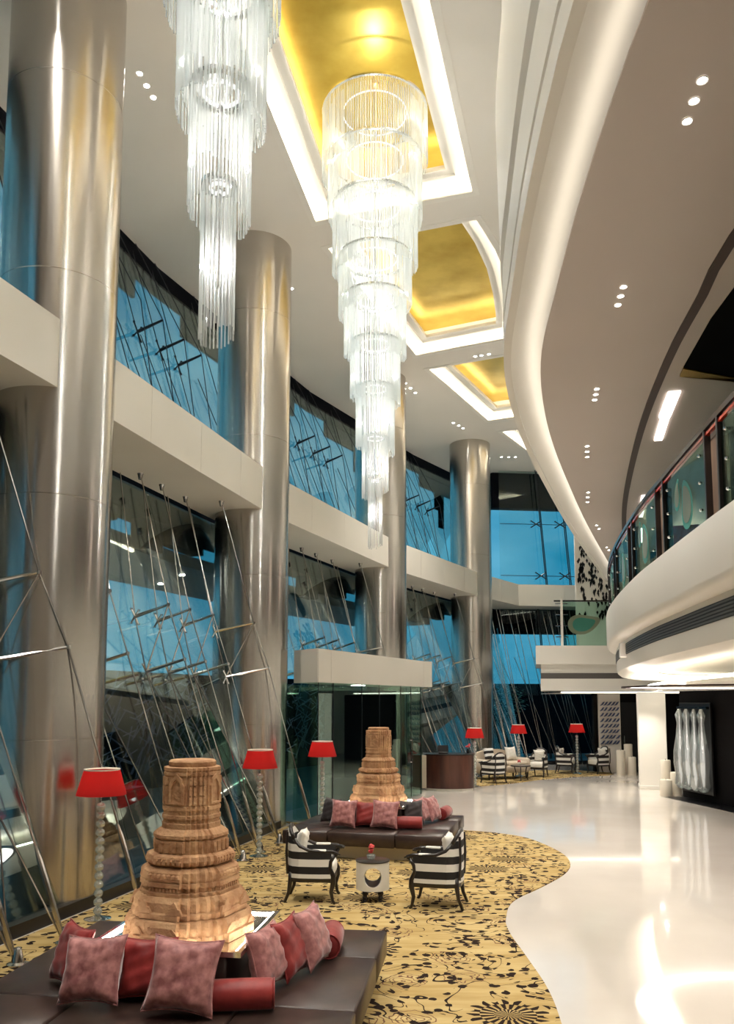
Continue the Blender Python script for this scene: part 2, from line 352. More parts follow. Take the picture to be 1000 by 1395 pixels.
# steel columns, each of stacked sleeves
for k, (c, lab) in enumerate(((C1,'huge brushed steel column nearest the camera'), (C2,'brushed steel column behind the hanging crystal chandelier tip, second from the camera'),
                              (C3,'brushed steel column behind the white entrance canopy'), (C4,'farthest brushed steel column beside the distant window'))):
    t = thing('steel_column', lab, 'column', (c[0], c[1], 0), 0, 'brushed steel columns along the glass wall', 'thing')
    zs = [0, 2.0, 4.9, 7.7, 10.3, CEIL]; r_ = .725 if k == 0 else .75
    for a, b in zip(zs[:-1], zs[1:]):
        MB().lathe([(r_-.004,a),(r_,a+.004),(r_,b-.004),(r_-.004,b)], 72).build('steel_sleeve', 'brushed_steel', t, True, 30)

# white beams tying the columns
BL = ['white beam left of the nearest column', 'long white beam between the two nearest columns', 'white panelled beam above the entrance canopy', 'white beam running into the farthest column', 'short white beam turning behind the farthest column', 'white beam under the distant upper window']
for i in range(1, 7):
    L = bay_len(i); t = thing('beam', BL[i-1], 'beam', (0,0,0), 0, None, 'structure')
    q = lambda s, n, z: B(i, s, n, z)
    MB().loft([[q(s,.44,6.2), q(s,-.88,6.2), q(s,-.88,7.05), q(s,.44,7.05)] for s in (0, L)]).build('beam_core', 'beam_panel', t)
    k = max(2, round(L/1.7))
    for j in range(k):
        a, b = L*j/k+.003, L*(j+1)/k-.003
        MB().loft([[q(s,.452,6.2), q(s,.44,6.2), q(s,.44,7.05), q(s,.452,7.05)] for s in (a, b)]).build('beam_panel', 'beam_panel', t)

# leaning glass wall, one window per bay
S0 = [.14, .39, .50, .635, .91]          # truss stations as a share of the bay
WL = ['leaning glass wall left of the nearest steel column', 'leaning glass wall with tie rods between the two nearest steel columns', 'leaning glass wall above the entrance canopy', 'leaning glass wall between the canopy and the farthest column', 'narrow glass wall behind the farthest column', 'distant glass wall facing the camera over a white beam']
def clampq(i, f, z):
    L = bay_len(i); return min(L, max(0., f*L + SKEW*(z-3.5)))
FR = [-.6, -.35, -.105, .145, .40, .645, .917, 1.2]
for i in range(1, 7):
    L = bay_len(i); w = tag(thing('window_%d' % i, WL[i-1], 'window', kind='structure'), WL[i-1])
    sk = i < 5
    rows = [(.14,3.0),(3.0,6.15),(7.08,9.55),(9.55,11.93)]
    for a, b in rows:
        if i == 3 and a < 2: continue
        fr = FR if sk else ([0, .5, 1] if i == 5 else [0, .24, .41, .60, .8, 1])
        for f0, f1 in zip(fr[:-1], fr[1:]):
            if sk: qs = [(clampq(i,f0,a),a),(clampq(i,f1,a),a),(clampq(i,f1,b),b),(clampq(i,f0,b),b)]
            else: qs = [(f0*L,a),(f1*L,a),(f1*L,b),(f0*L,b)]
            if qs[1][0]-qs[0][0] < .02 and qs[2][0]-qs[3][0] < .02: continue
            nn = (lambda z: glass_n(z)) if i < 6 else (lambda z: -.55)
            qs = [(s+(.006 if k in (0,3) else -.006), z) for k, (s, z) in enumerate(qs)]
            MB().loft([[B(i,s,nn(z)+d,z) for s, z in qs] for d in (.006,-.006)]).build('pane', 'window_glass', w)
    # dark sill along the foot of the glass
    if i != 3:
        MB().loft([[B(i,s,.74,0.), B(i,s,.56,0.), B(i,s,.56,.14), B(i,s,.74,.14)] for s in (0,L)]).build('sill', 'black', w)
    # steel trusses
    if i < 5:
        for f in S0:
            s0 = f*L; S = lambda z: s0 + SKEW*(z-3.5)
            if i == 3 and False: continue
            pts = {'a': (s0+.6,1.36,.0), 't1': (s0,.60,3.08), 't2': (s0,.30,3.93), 'b': (s0+.5,-.55,6.2), 'g1': (s0,glass_n(2.9)+.05,2.9), 'g2': (s0,glass_n(3.76)+.05,3.76), 'gb': (s0+.5,.72,.2), 'gt': (s0+.35,-.84,6.2)}
            if f > .9: pts['g1'] = (s0-.45,)+pts['g1'][1:]; pts['g2'] = (s0-.5,)+pts['g2'][1:]; pts['gb'] = (s0-.95,)+pts['gb'][1:]; pts['gt'] = (s0-.6,)+pts['gt'][1:]; pts['t1'] = (s0+.06,.62,3.08); pts['t2'] = (s0-.25,.42,3.93); pts['b'] = (s0-.8,-.05,6.2)
            W = {k: Vector(B(i, *v)) for k, v in pts.items()}
            if i == 1 and f > .9: pass
            lowrods = (('a','t1'),('t1','t2'),('t2','b'),('g1','t2'),('g1','g2'),('g2','gt'),('gb','g1'),('a','g1'))
            if f > .9: lowrods = lowrods[:-1]
            if i == 3: lowrods = (('t1','t2'),('t2','b'),('g1','g2'),('g2','gt'))
            for u, v in lowrods:
                MB().tube([W[u], W[v]], .011, 6).build('tie_rod', 'steel_rod', w, True)
            for u, v in (('t1','g1'),('t2','g2')):
                st = MB().tube([W[u], W[v]], [.020,.030], 8).build('strut', 'chrome', w, True)
                MB().lathe([(.0,-.03),(.028,-.02),(.028,.02),(0,.03)], 8, W[u]).build('strut_cap', 'chrome', st, True)
                d = (Vector(P[i+1])-Vector(P[i])).normalized(); D3 = Vector((d.x,d.y,0)); U3 = Vector((0,0,1))
                sp = MB()
                for a_, b_ in ((1,1),(1,-1),(-1,1),(-1,-1)):
                    e = W[v] + .11*(a_*D3 + b_*U3); sp.tube([W[v], e], [.018,.012], 6); sp.lathe([(.022,-.012),(.022,.012)], 8, e)
                sp.build('spider_fitting', 'chrome', st, True)
            if i != 3:
                # thick tapered foot and shoe
                p, q2 = W['a'], W['t1']; dd = (q2-p).normalized()
                MB().tube([p+dd*.12, p+dd*.3, p+dd*.9, p+dd*1.05], [.022,.03,.03,.012], 8).build('turnbuckle', 'steel_rod', w, True)
                MB().lathe([(.10,.0),(.10,.015),(.06,.03),(.035,.14),(.02,.16)], 10, (p.x,p.y,.014)).build('rod_foot', 'steel_rod', w, True)
            MB().lathe([(.03,-.1),(.045,-.03),(.055,0)], 10, W['b']).build('rod_anchor', 'steel_rod', w, True)
        # upper trusses, dark against the sky
        for f in (.62, .746, .88, 1.0, .42, .2):
            s0 = f*L; S = lambda z: s0 - .12*(z-9.62)
            q = lambda z, dn: Vector(B(i, S(z), glass_n(z)+dn, z))
            for u, v in ((q(7.1,.04), q(9.65,.04)), (q(9.65,.04), q(11.9,.04)), (q(7.1,.25), q(9.8,.66)), (q(9.8,.66), q(11.9,.15)), (q(7.1,.04), Vector(B(i, S(9.65)-.75, glass_n(9.65)+.04, 9.65)))):
                MB().tube([u, v], .010, 5).build('tie_rod', 'dark_rod', w, True)
            if f in (.746,.88,1.0):
                st = MB().tube([q(9.8,.66), q(9.65,.05)], [.022,.034], 6).build('strut', 'dark_rod', w, True)
                d = (Vector(P[i+1])-Vector(P[i])).normalized(); D3 = Vector((d.x,d.y,0)); sp = MB(); c = q(9.65,.05)
                for a_, b_ in ((1,1),(1,-1),(-1,1),(-1,-1)):
                    e = c + .14*(a_*D3 + b_*Vector((0,0,1))); sp.tube([c, e], .016, 5); sp.lathe([(.026,-.015),(.026,.015)], 6, e)
                sp.build('spider_fitting', 'dark_rod', st, True)
    if i >= 5:
        for f in ((.3,.6,.85) if i == 5 else (.06,.16,.30,.34,.44)):
            for ds in (-.35, .0, .3):
                MB().tube([B(i, f*L+.25, .95, 0.), B(i, f*L+ds-.2, -.35, 6.1 if ds > -.1 else 4.2)], .014, 5).build('tie_rod', 'steel_rod', w, True)
    if i == 6:
        for f in (.24, .41):
            for ds in (0, .16):
                for z0, z1 in ((7.08, 11.9), (.15, 6.15)):
                    MB().tube([B(i, f*L+ds-.12, -.2-ds, z1), B(i, f*L+ds+.25, -.2-ds, z0)], .022, 6).build('tie_rod', 'dark_rod', w, True)
            for z in (7.55, 9.7, 3.6):
                sp = MB(); c = Vector(B(i, f*L+.10-(z-9)*.07, -.45, z))
                for a_, b_ in ((1,1),(1,-1),(-1,1),(-1,-1)):
                    e = c + Vector((.2*a_, 0, .13*b_)); sp.tube([c, e], .024, 5); sp.lathe([(.035,-.02),(.035,.02)], 6, e)
                sp.build('spider_fitting', 'dark_rod', w, True)
        for z in (7.55, 9.7):
            MB().tube([B(i,0,-.5,z), B(i,L,-.5,z)], .014, 5).build('glazing_bar', 'dark_rod', w, True)

# dark fascia and shade blocks hanging behind the glass
def block(i, s0, s1, n0, n1, z0, z1, m='dark_panel', parent=None, name='shade_panel'):
    return MB().loft([[B(i,s,n0,z0), B(i,s,n1,z0), B(i,s,n1,z1), B(i,s,n0,z1)] for s in (s0,s1)]).build(name, m, parent)
for i in range(1, 7):
    L = bay_len(i)
    h = thing('wall_header_%d' % i, 'black header with stepped shade panels above the glass of ' + ['the leftmost bay','the first full bay','the canopy bay','the bay before the farthest column','the narrow far bay','the distant end wall'][i-1], 'wall', kind='structure')
    if i < 6:
        block(i, 0, L, -2.36, -2.5, 11.35, CEIL, parent=h, name='header')
        block(i, .14*L, .88*L, -2.44, -2.52, 10.88, 11.35, parent=h)
        block(i, .40*L, .47*L, -2.44, -2.52, 10.2, 10.88, parent=h); block(i, .47*L, .55*L, -2.44, -2.52, 9.5, 10.88, parent=h)
        block(i, 0, L, -1.05, -1.6, 5.75, 6.4, parent=h, name='header')
        block(i, .64*L, .74*L, -1.1, -1.4, 5.2, 5.8, parent=h); block(i, .80*L, L, -1.1, -1.4, 5.45, 5.8, parent=h); block(i, .42*L, .50*L, -1.1, -1.4, 5.5, 5.8, parent=h)
    else:
        block(i, 0, L, -.9, -1.3, 10.45, CEIL, parent=h, name='header'); block(i, 0, L, -.9, -1.3, 5.2, 6.3, parent=h, name='header')

# outside: canopy, lattice screen, planter
cn = thing('canopy', 'dark outdoor canopy with small spotlights beyond the glass', 'canopy', kind='structure')
MB().loft([[B(i,s,-1.7,5.3),B(i,s,-4.5,5.3),B(i,s,-4.5,5.55),B(i,s,-1.7,5.55)] for i, s in ((1,0),(2,0),(3,0),(4,0),(5,0))]).build('canopy_slab', 'ext_slab', cn)
for i, s, n in ((2,2.0,-2.4),(2,4.6,-2.6),(2,3.6,-3.6),(2,5.4,-3.6),(3,1.2,-2.4),(3,3.4,-2.6),(3,5.2,-2.6),(3,2.2,-3.7)):
    p = B(i,s,n,5.29); MB().lathe([(.0,-.012),(.055,-.012),(.055,.012)], 12, p).build('canopy_light', 'lamp_disc', cn)
ls = thing('lattice_screen', 'dark blue outdoor screen wall of crossing bars beyond the glass', 'screen')
SCR = [B(1,0,-6,0)[:2], B(2,0,-6,0)[:2], B(3,0,-6,0)[:2], B(4,0,-6,0)[:2], B(5,0,-6,0)[:2], B(5,bay_len(5),-6,0)[:2], (14,39.5)]
sweep(SCR, [(.06,0),(-.06,0),(-.06,3.25),(.06,3.25)]).build('backing', 'lattice_dark', ls)
lb = MB()
for i in range(2, 5):
    L = bay_len(i)
    for k in range(230):
        s, z, a, l = random.uniform(.2,L-.2), random.uniform(.5,3.0), random.choice((.35,-.4,1.2,2.2,.9))+random.uniform(-.15,.15), random.uniform(.3,.9)
        p, q = B(i,s-l/2*math.cos(a),-5.9,max(.05,min(3.2,z-l/2*math.sin(a)))), B(i,s+l/2*math.cos(a),-5.9,max(.05,min(3.2,z+l/2*math.sin(a))))
        lb.tube([p, q], .016, 4)
stuff(lb.build('lattice_bars', 'lattice_bar', ls))
pl = thing('planter_box', 'dark outdoor planter box with green plants behind the nearest lamp', 'planter', B(2,4.6,-1.9,0), math.radians(-18))
MB().bbox((0,0,.42),(1.0,1.0,.84),.02).build('box', 'planter', pl); MB().box((0,0,.86),(.9,.9,.03)).build('soil', 'black', pl)
lf = MB()
for k in range(160):
    a, r = random.uniform(0,2*PI), random.uniform(0,.42); z = .88; h = random.uniform(.06,.22); d = random.uniform(0,2*PI); x, y = r*math.cos(a), r*math.sin(a)
    lf.add([(x,y,z),(x+.04*math.cos(d),y+.04*math.sin(d),z+h*.6),(x+.1*math.cos(d+.4),y+.1*math.sin(d+.4),z+h),(x+.03*math.cos(d+1.2),y+.03*math.sin(d+1.2),z+h*.7)], [(0,1,2,3)])
stuff(lf.build('leaves', 'leaf_green', pl))
def shrub(lab, p, h, r, n):
    t = thing('potted_tree', lab, 'tree', p); MB().lathe([(.16,0),(.22,.4),(.20,.4)], 14).build('pot', 'planter', t, True); MB().tube([(0,0,.3),(.03,.02,h*.5),(0,0,h*.8)], [.04,.03,.015], 6).build('trunk', 'brown_wood', t, True)
    lf = MB()
    for k in range(n):
        v = Vector((random.gauss(0,1),random.gauss(0,1),random.gauss(0,1))).normalized()*r*random.random()**.4; c = Vector((0,0,h-r*.6))+v; d = random.uniform(0,2*PI); e = Vector((math.cos(d),math.sin(d),random.uniform(-.6,.3)))*.16; f = Vector((-e.y,e.x,0))*.35
        lf.add([c, c+e*.5+f, c+e, c+e*.5-f], [(0,1,2,3)])
    stuff(lf.build('foliage', 'leaf_green', t))
shrub('leafy green tree outside the far glass behind the middle red lamp', (6.05,35.2,0), 2.9, .75, 500)

nb = thing('added_building', 'dark low building added outside the leftmost glass to block sky reflections in the column', 'building')  # added mass, keeps blue sky out of the nearest column's reflection
a_, b_ = B(1,-2.5,-7,0), B(2,5.2,-7.2,0); c_, d_ = B(2,5.2,-9.2,0), B(1,-2.5,-9,0)
MB().prism([a_[:2], b_[:2], c_[:2], d_[:2]], 0, 7.2).build('walls', 'city_dark', nb)
for r_ in range(3):
    for k in range(7):
        u0, u1 = (k+.2)/7, (k+.8)/7; p0, p1 = Vector(a_).lerp(Vector(b_), u0), Vector(a_).lerp(Vector(b_), u1); dn = (p1-p0).normalized(); nn_ = Vector((dn.y,-dn.x,0))*.03; z0 = 1.0+r_*2.1
        MB().loft([[(p0+nn_*e)+Vector((0,0,z0)), (p1+nn_*e)+Vector((0,0,z0)), (p1+nn_*e)+Vector((0,0,z0+1.3)), (p0+nn_*e)+Vector((0,0,z0+1.3))] for e in (0,1)]).build('window', 'city_window', nb)

# right-hand upper curved wall, soffit and mezzanine
Wp = smooth_path([(3.6,-9),(2.6,-4),(2.0,0),(1.72,3.0),(1.68,4.5),(1.70,5.2),(1.73,5.81),(1.80,6.75),(1.93,8.05),(2.09,9.47),(2.40,10.9),(2.96,12.82),(3.89,15.51),(5.38,19.58),(8.16,26.75),(9.3,29.6),(10.6,33.2)], .35)
S = 6.6
prof = [(-.15,S+.42),(.20,S+.10),(.36,S+.03),(.36,S),(.45,S),(.45,S+.26),(.39,S+.28),(.39,S+.33),(.45,S+.35),(.45,S+.95),(.37,S+.98),(.37,S+1.15),(.47,S+1.2),(.50,S+3.0),(.50,S+3.09),(.48,S+3.09),(.48,S+3.05),(.40,S+3.05),(.40,CEIL),(-.15,CEIL)]
wr = sweep(Wp, [(-o,z) for o,z in prof]).build('wall_right', 'white_paint', None, True, 35)
sweep(Wp, [(-.455,S+3.06),(-.425,S+3.06),(-.425,S+3.08),(-.455,S+3.08)]).build('ledge_strip', 'ledge_light', wr)
tag(wr, 'tall curved white wall with grooved mouldings sweeping over the mezzanine', 'wall', kind='structure')
rings = [[(x,y,S),(16,y,S),(16,y,S+.02),(x,y,S+.02)] for x,y in Wp]
sf = MB().loft(rings).build('ceiling_mezzanine', 'soffit_paint'); tag(sf, 'taupe curved soffit over the mezzanine with rows of downlights', 'ceiling', kind='structure')
sweep(Wp, [(.07,S+.03),(.13,S+.03),(.13,S+.06),(.07,S+.06)]).build('light_strip', 'cove_soft', sf)
Sp = smooth_path([(3.6,2.5),(3.3,4.5),(3.29,6.98),(3.44,8.05),(3.68,9.69),(4.25,12.45),(5.34,16.67),(6.45,20.3),(7.3,22.9)], .4)
sweep(Sp, [(-.05,S-.02),(.05,S-.02),(.05,S),(-.05,S)]).build('soffit_slot', 'brown_slot', sf)
Sp2 = [p for p in Sp if p[1] > 3]
def ceil_panel(poly, z, h, m, name): return MB().prism(poly, z-h, z).build(name, m, sf)
ceil_panel([(3.95,9.9),(3.75,8.6),(3.65,7.2),(3.7,5.5),(9,5.5),(9,10.6),(5.2,10.6)], S, .012, 'recess_shade_black', 'dark_panel')  # flat black sheet in place of a ceiling recess, its shade painted in
ceil_panel([(3.95,9.9),(4.0,10.15),(9,10.9),(9,10.6),(5.2,10.4)], S, .03, 'gold_trim', 'gold_trim')
for (x,y,w_,l_,rz) in ((4.25,11.2,.16,1.0,-.22),(4.45,12.0,.12,1.6,-.25),(5.9,17.3,.10,2.0,-.28),(6.9,20.4,.10,1.8,-.3)):
    MB().box((x,y,S-.01),(w_,l_,.02),rz).build('slot_light', 'slot_light', sf)

Mp = smooth_path([(5.2,-9),(4.0,-4),(3.4,0),(3.2,3.0),(3.2,5.0),(3.3,6.5),(3.42,7.7),(3.55,8.8),(3.78,10.55),(4.0,12.1),(4.5,14.8),(5.05,17.2),(5.72,19.5),(6.35,21.0),(7.2,22.2),(8.4,22.95),(10,23.3)], .35)
mprof = [(0,4.3),(0,3.70),(-.02,3.64),(-.07,3.60),(-.20,3.57),(-.20,3.16),(-.22,3.07),(-.29,3.01),(-.42,2.99),(-.50,2.99),(-.50,3.03),(-.75,3.10),(-1.1,3.12),(-1.1,4.3)]
mz = sweep(Mp, [(-o,z) for o,z in mprof]).build('wall_mezzanine', 'white_paint', None, True, 35)
tag(mz, 'white curved mezzanine balcony front with a vent band and glowing cove', 'wall', kind='structure')
rings = [[(x,y,3.15),(16,y,3.15),(16,y,4.26),(x,y,4.26)] for x,y in offset(Mp, .9)]
me_ = MB().loft(rings).build('floor_mezzanine', 'white_paint'); tag(me_, 'mezzanine floor slab behind the curved balcony front', 'floor', kind='structure')
MB().loft([[(x,y,4.262),(16,y,4.262),(16,y,4.268),(x,y,4.268)] for x,y in offset(Mp, .2)]).build('floor_boards', 'dark_wall', me_)
lc = MB().loft([[(x,y,2.70),(16,y,2.70),(16,y,2.75),(x,y,2.75)] for x,y in offset(Mp, .80)]).build('ceiling_lower', 'white_paint'); tag(lc, 'low pale ceiling under the mezzanine edged by a glowing cove', 'ceiling', kind='structure')
sweep(Mp, [(.86,2.77),(.94,2.77),(.94,2.80),(.86,2.80)]).build('light_strip', 'cove_light', lc)
sweep(Mp, [(.192,3.30),(.205,3.30),(.205,3.50),(.192,3.50)]).build('vent_backing', 'grille_dark', mz)
for k in range(5):
    z = 3.31+k*.038; sweep(Mp, [(.182,z),(.194,z),(.194,z+.02),(.182,z+.02)]).build('vent_slat', 'grille', mz)
sgn = Mp[min(range(len(Mp)), key=lambda k: abs(Mp[k][1]-15.2))]
MB().bbox((sgn[0]+.16, sgn[1], 3.38),(.14,.22,.26),.01,-.2).build('sensor_box', 'white_paint', mz)
# ring light in the low soffit
rl = thing('ring_light', 'round lit ring recessed in the low soffit under the mezzanine', 'light', (6.7,14.0,2.687))
MB().loft([[(r*math.cos(a),r*math.sin(a),z) for a in [2*PI*j/40 for j in range(40)]] for r,z in ((1.9,0),(2.2,0),(2.2,.012),(1.9,.012),(1.9,0))], caps=False).build('diffuser', 'slot_light', rl)
MB().loft([[(r*math.cos(a),r*math.sin(a),z) for a in [2*PI*j/40 for j in range(40)]] for r,z in ((2.2,-.015),(2.28,-.015),(2.28,.012),(2.2,.012),(2.2,-.015))], caps=False).build('trim_ring', 'brown_slot', rl)
# far balcony
fb = thing('wall_balcony', 'straight white far balcony front with a grey vent strip', 'wall', kind='structure')
def bal(x0, y0, z0, z1, nm, m): MB().prism([(x0,y0),(10.4,y0),(10.4,31.4),(x0*31.4/y0,31.4)], z0, z1).build(nm, m, fb)
bal(5.67,27.6,3.68,4.3,'fascia','white_paint'); bal(5.86,27.72,3.38,3.68,'recess','white_paint'); bal(5.84,27.68,3.19,3.38,'vent_strip','grille'); bal(5.82,27.62,2.79,3.19,'lower_band','white_paint')
MB().box((8.8,29.3,2.715),(4.6,3.0,.03)).build('soffit', 'white_paint', fb); MB().box((8.8,27.78,2.745),(4.5,.06,.02)).build('light_strip', 'cove_soft', fb)

# lower right walls
dwp = [(8.13,21.5),(8.48,19.3),(9.1,15.5),(9.8,10),(10,-9)]
dw = sweep(list(reversed(dwp)), [(0,0),(.3,0),(.3,2.70),(0,2.70)]).build('wall_lower_right', 'dark_wall'); tag(dw, 'black wall under the mezzanine behind the crystal light panel', 'wall', kind='structure')
sweep(list(reversed(dwp)), [(-.55,.0),(0,.0),(0,.004),(-.55,.004)]).build('floor_border', 'black', dw)
fw = MB().box((10.4,28.95,1.35),(5.0,.25,2.70)).build('wall_far', 'dark_wall'); tag(fw, 'dark far wall under the balcony', 'wall', kind='structure')
mb_ = MB().box((10.2,8,5.4),(.2,36,2.3)).build('wall_mezzanine_back', 'dark_wall'); me2 = MB().box((9.1,22.9,5.43),(2.4,.12,2.32),.22).build('wall_mezzanine_end', 'dark_wall'); tag(me2, 'dark end wall of the mezzanine gallery', 'wall', kind='structure')
tag(mb_, 'dark brown back wall of the mezzanine gallery', 'wall', kind='structure')
bk = MB().box((4.2,-9.1,6),(23,.2,12)).build('wall_back', 'plaster'); tag(bk, 'plain beige wall behind the camera', 'wall', kind='structure')
lw = MB(); a, b = B(1,0,0,0), (-7.6,-9.0); lw.loft([[(a[0]-.6,a[1],0),(a[0]-.4,a[1],0),(a[0]-.4,a[1],CEIL),(a[0]-.6,a[1],CEIL)],[(b[0]-.2,b[1],0),(b[0],b[1],0),(b[0],b[1],CEIL),(b[0]-.2,b[1],CEIL)]])
tag(lw.build('wall_left', 'night_glass'), 'dark night glass wall out of sight beside the camera', 'wall', kind='structure')
rw = MB().box((16.1,12,6),(.2,44,12)).build('wall_far_right', 'plaster'); tag(rw, 'plain wall closing the far side of the mezzanine', 'wall', kind='structure')
ew = MB().box((13.8,33.6,6),(4.6,.2,12)).build('wall_end', 'plaster'); tag(ew, 'plain end wall behind the far balcony', 'wall', kind='structure')
# ================================================================== chandeliers
TZ = [12.12, 11.07, 10.27, 9.37, 8.69, 7.92, 7.19, 6.38, 5.69, 4.85]
TD = [1.72, 1.53, 1.37, 1.17, .99, .79, .60, .41, .22]
def chandelier(label, loc, dz=0.):
    t = thing('chandelier', label, 'chandelier', (loc[0], loc[1], 0), 0, 'tiered crystal chandeliers')
    MB().lathe([(.10,12.61),(.10,12.58),(.04,12.55),(.02,12.4)], 24).build('ceiling_rose', 'gold_trim', t, True)
    MB().tube([(0,0,12.4),(0,0,5.2)], .018, 8).build('stem', 'chrome', t, True)
    for k, D in enumerate(TD):
        R = D/2; zt = TZ[0] if k == 0 else TZ[k]+.22; zb = TZ[k+1]; n = max(14, int(2*PI*R/.026)); m = MB(); ph = random.uniform(0, 2*PI)
        for j in range(n):
            a = 2*PI*j/n; dz = .10*math.sin(a+ph)*(R/.86+.35) + random.uniform(-.02,.02); r = R + random.uniform(-.006,.006); w = .0068
            x, y = r*math.cos(a), r*math.sin(a)
            m.loft([[(x+w*math.cos(q), y+w*math.sin(q), z) for q in (a, a+2.1, a+4.2)] for z in (zb+dz, zt)])
        if R > .25:
            n2 = int(n*.55); R2 = R*.86
            for j in range(n2):
                a = 2*PI*j/n2; dz = .10*math.sin(a+ph+1)+.06; w = .0075; x, y = R2*math.cos(a), R2*math.sin(a)
                m.loft([[(x+w*math.cos(q), y+w*math.sin(q), z) for q in (a, a+2.1, a+4.2)] for z in (zb+dz, zt)])
        c = stuff(m.build('crystal_curtain', 'crystal', t)); c['label'] = 'ring of hanging crystal rods'
        MB().loft([[(r*math.cos(2*PI*j/48), r*math.sin(2*PI*j/48), z) for j in range(48)] for r, z in ((R+.012,zt),(R+.012,zt+.03),(R-.03,zt+.03),(R-.03,zt),(R+.012,zt))], caps=False).build('tier_ring', 'chrome', t, True)
        Rl = max(.04, R*.62)
        MB().loft([[(r*math.cos(2*PI*j/32), r*math.sin(2*PI*j/32), z) for j in range(32)] for r, z in ((Rl,zt-.02),(Rl,zt),(Rl-.015,zt),(Rl-.015,zt-.02),(Rl,zt-.02))], caps=False).build('lamp_ring', 'crystal_lamp', t, True)
        light('tier_light', 'POINT', (0,0,(zt+zb)/2), CHAND_W*(.3+R), (1,.97,.92), t, shadow_soft_size=.03)
    return t
chandelier('tiered crystal chandelier hanging nearest, cut off by the top of the picture', (-1.0, 5.25))
chandelier('tall tapering crystal chandelier of nine tiers under the large gold coffer', (.13, 12.7))

# ================================================================== downlights
def downlight(p, lab, grp, energy, r=.05, blend=.6, ang=100):
    t = thing('downlight', lab, 'downlight', p, 0, grp)
    MB().loft([[(q*math.cos(2*PI*j/16), q*math.sin(2*PI*j/16), z) for j in range(16)] for q, z in ((r,-.001),(r*1.35,-.001),(r*1.35,-.012),(r,-.006),(r,-.001))], caps=False).build('trim_ring', 'white_paint', t, True)
    MB().lathe([(r,-.001),(r,-.004)], 16).build('lamp_lens', 'lamp_disc', t)
    if energy: light('spot', 'SPOT', (0,0,-.03), energy, (1,.94,.85), t, spot_size=math.radians(ang), spot_blend=blend, shadow_soft_size=.06)
for grp, pts, e in (('trio of ceiling spots right of the nearest column', [(-3.46,11.62),(-3.42,11.87),(-3.38,12.12)], .5),
                    ('single bright ceiling spot beside the second column', [(-1.75,18.18)], 1.2),
                    ('trio of ceiling spots just past the tall chandelier', [(1.15,23.88),(1.33,24.27),(1.5,24.65)], .5),
                    ('ceiling spots between the second and third gold coffers', [(3.0,21.95),(3.16,21.88),(3.36,21.8)], .6),
                    ('small trio of ceiling spots above the farthest column', [(2.97,27.42),(3.18,27.7),(3.36,27.98)], .5),
                    ('row of three tiny ceiling spots near the distant window', [(5.26,31.4),(5.55,31.4),(5.81,31.4)], .4)):
    for k, (x, y) in enumerate(pts): downlight((x,y,CEIL-.001), 'round white ' + grp if len(pts) == 1 else ('nearest','middle','farthest')[k] + ' of the ' + grp, grp, SPOT_W*e, .04)
# further spots of the same ceiling, nearer than the frame shows
for x, y in ((-3.9,8.2),(-4.3,4.5),(1.0,8.3),(1.0,4.0),(-2.8,1.5),(.6,0.5)):
    downlight((x,y,CEIL-.001), 'round white ceiling spot out of view above the camera', 'ceiling spots above the camera', SPOT_W*.7)
for grp, pts, e in (('trio of soffit spots nearest the camera', [(2.25,5.13),(2.27,5.32),(2.30,5.52)], 1.),
                    ('second trio of soffit spots', [(2.58,7.9),(2.61,8.09),(2.64,8.28)], 1.),
                    ('third trio of soffit spots', [(3.07,10.62),(3.11,10.82),(3.15,11.02)], 1.),
                    ('fourth trio of soffit spots', [(3.60,13.1),(3.68,13.4),(3.76,13.7)], 1.),
                    ('fifth trio of soffit spots', [(4.42,16.1),(4.52,16.5),(4.62,16.9)], 1.),
                    ('sixth pair of soffit spots', [(5.45,19.2),(5.62,19.6)], 1.),
                    ('last pair of soffit spots at the tip', [(6.5,22.0),(6.68,22.4)], 1.)):
    for k, (x, y) in enumerate(pts): downlight((x,y,S-.001), (('nearest','middle','farthest') if len(pts) == 3 else ('nearer','farther'))[k] + ' of the ' + grp, grp, SOFFIT_W*e, .028)
for x, y in ((5.2,11),(6.2,16),(6.2,8),(6.9,19.5),(5.0,5.5),(7.2,12.5),(6.8,24.6),(8.6,26.0),(7.4,21.2)):
    if y < 24: downlight((x,y,2.699), 'small round spot in the low soffit under the mezzanine', 'spots under the mezzanine', 42., .05, .7, 130)
light('mezzanine_lamp', 'POINT', (6.8,12.5,6.2), 14, (1,.82,.7), None, shadow_soft_size=.3)
light('mezzanine_lamp', 'POINT', (7.6,19,6.2), 14, (1,.82,.7), None, shadow_soft_size=.3)

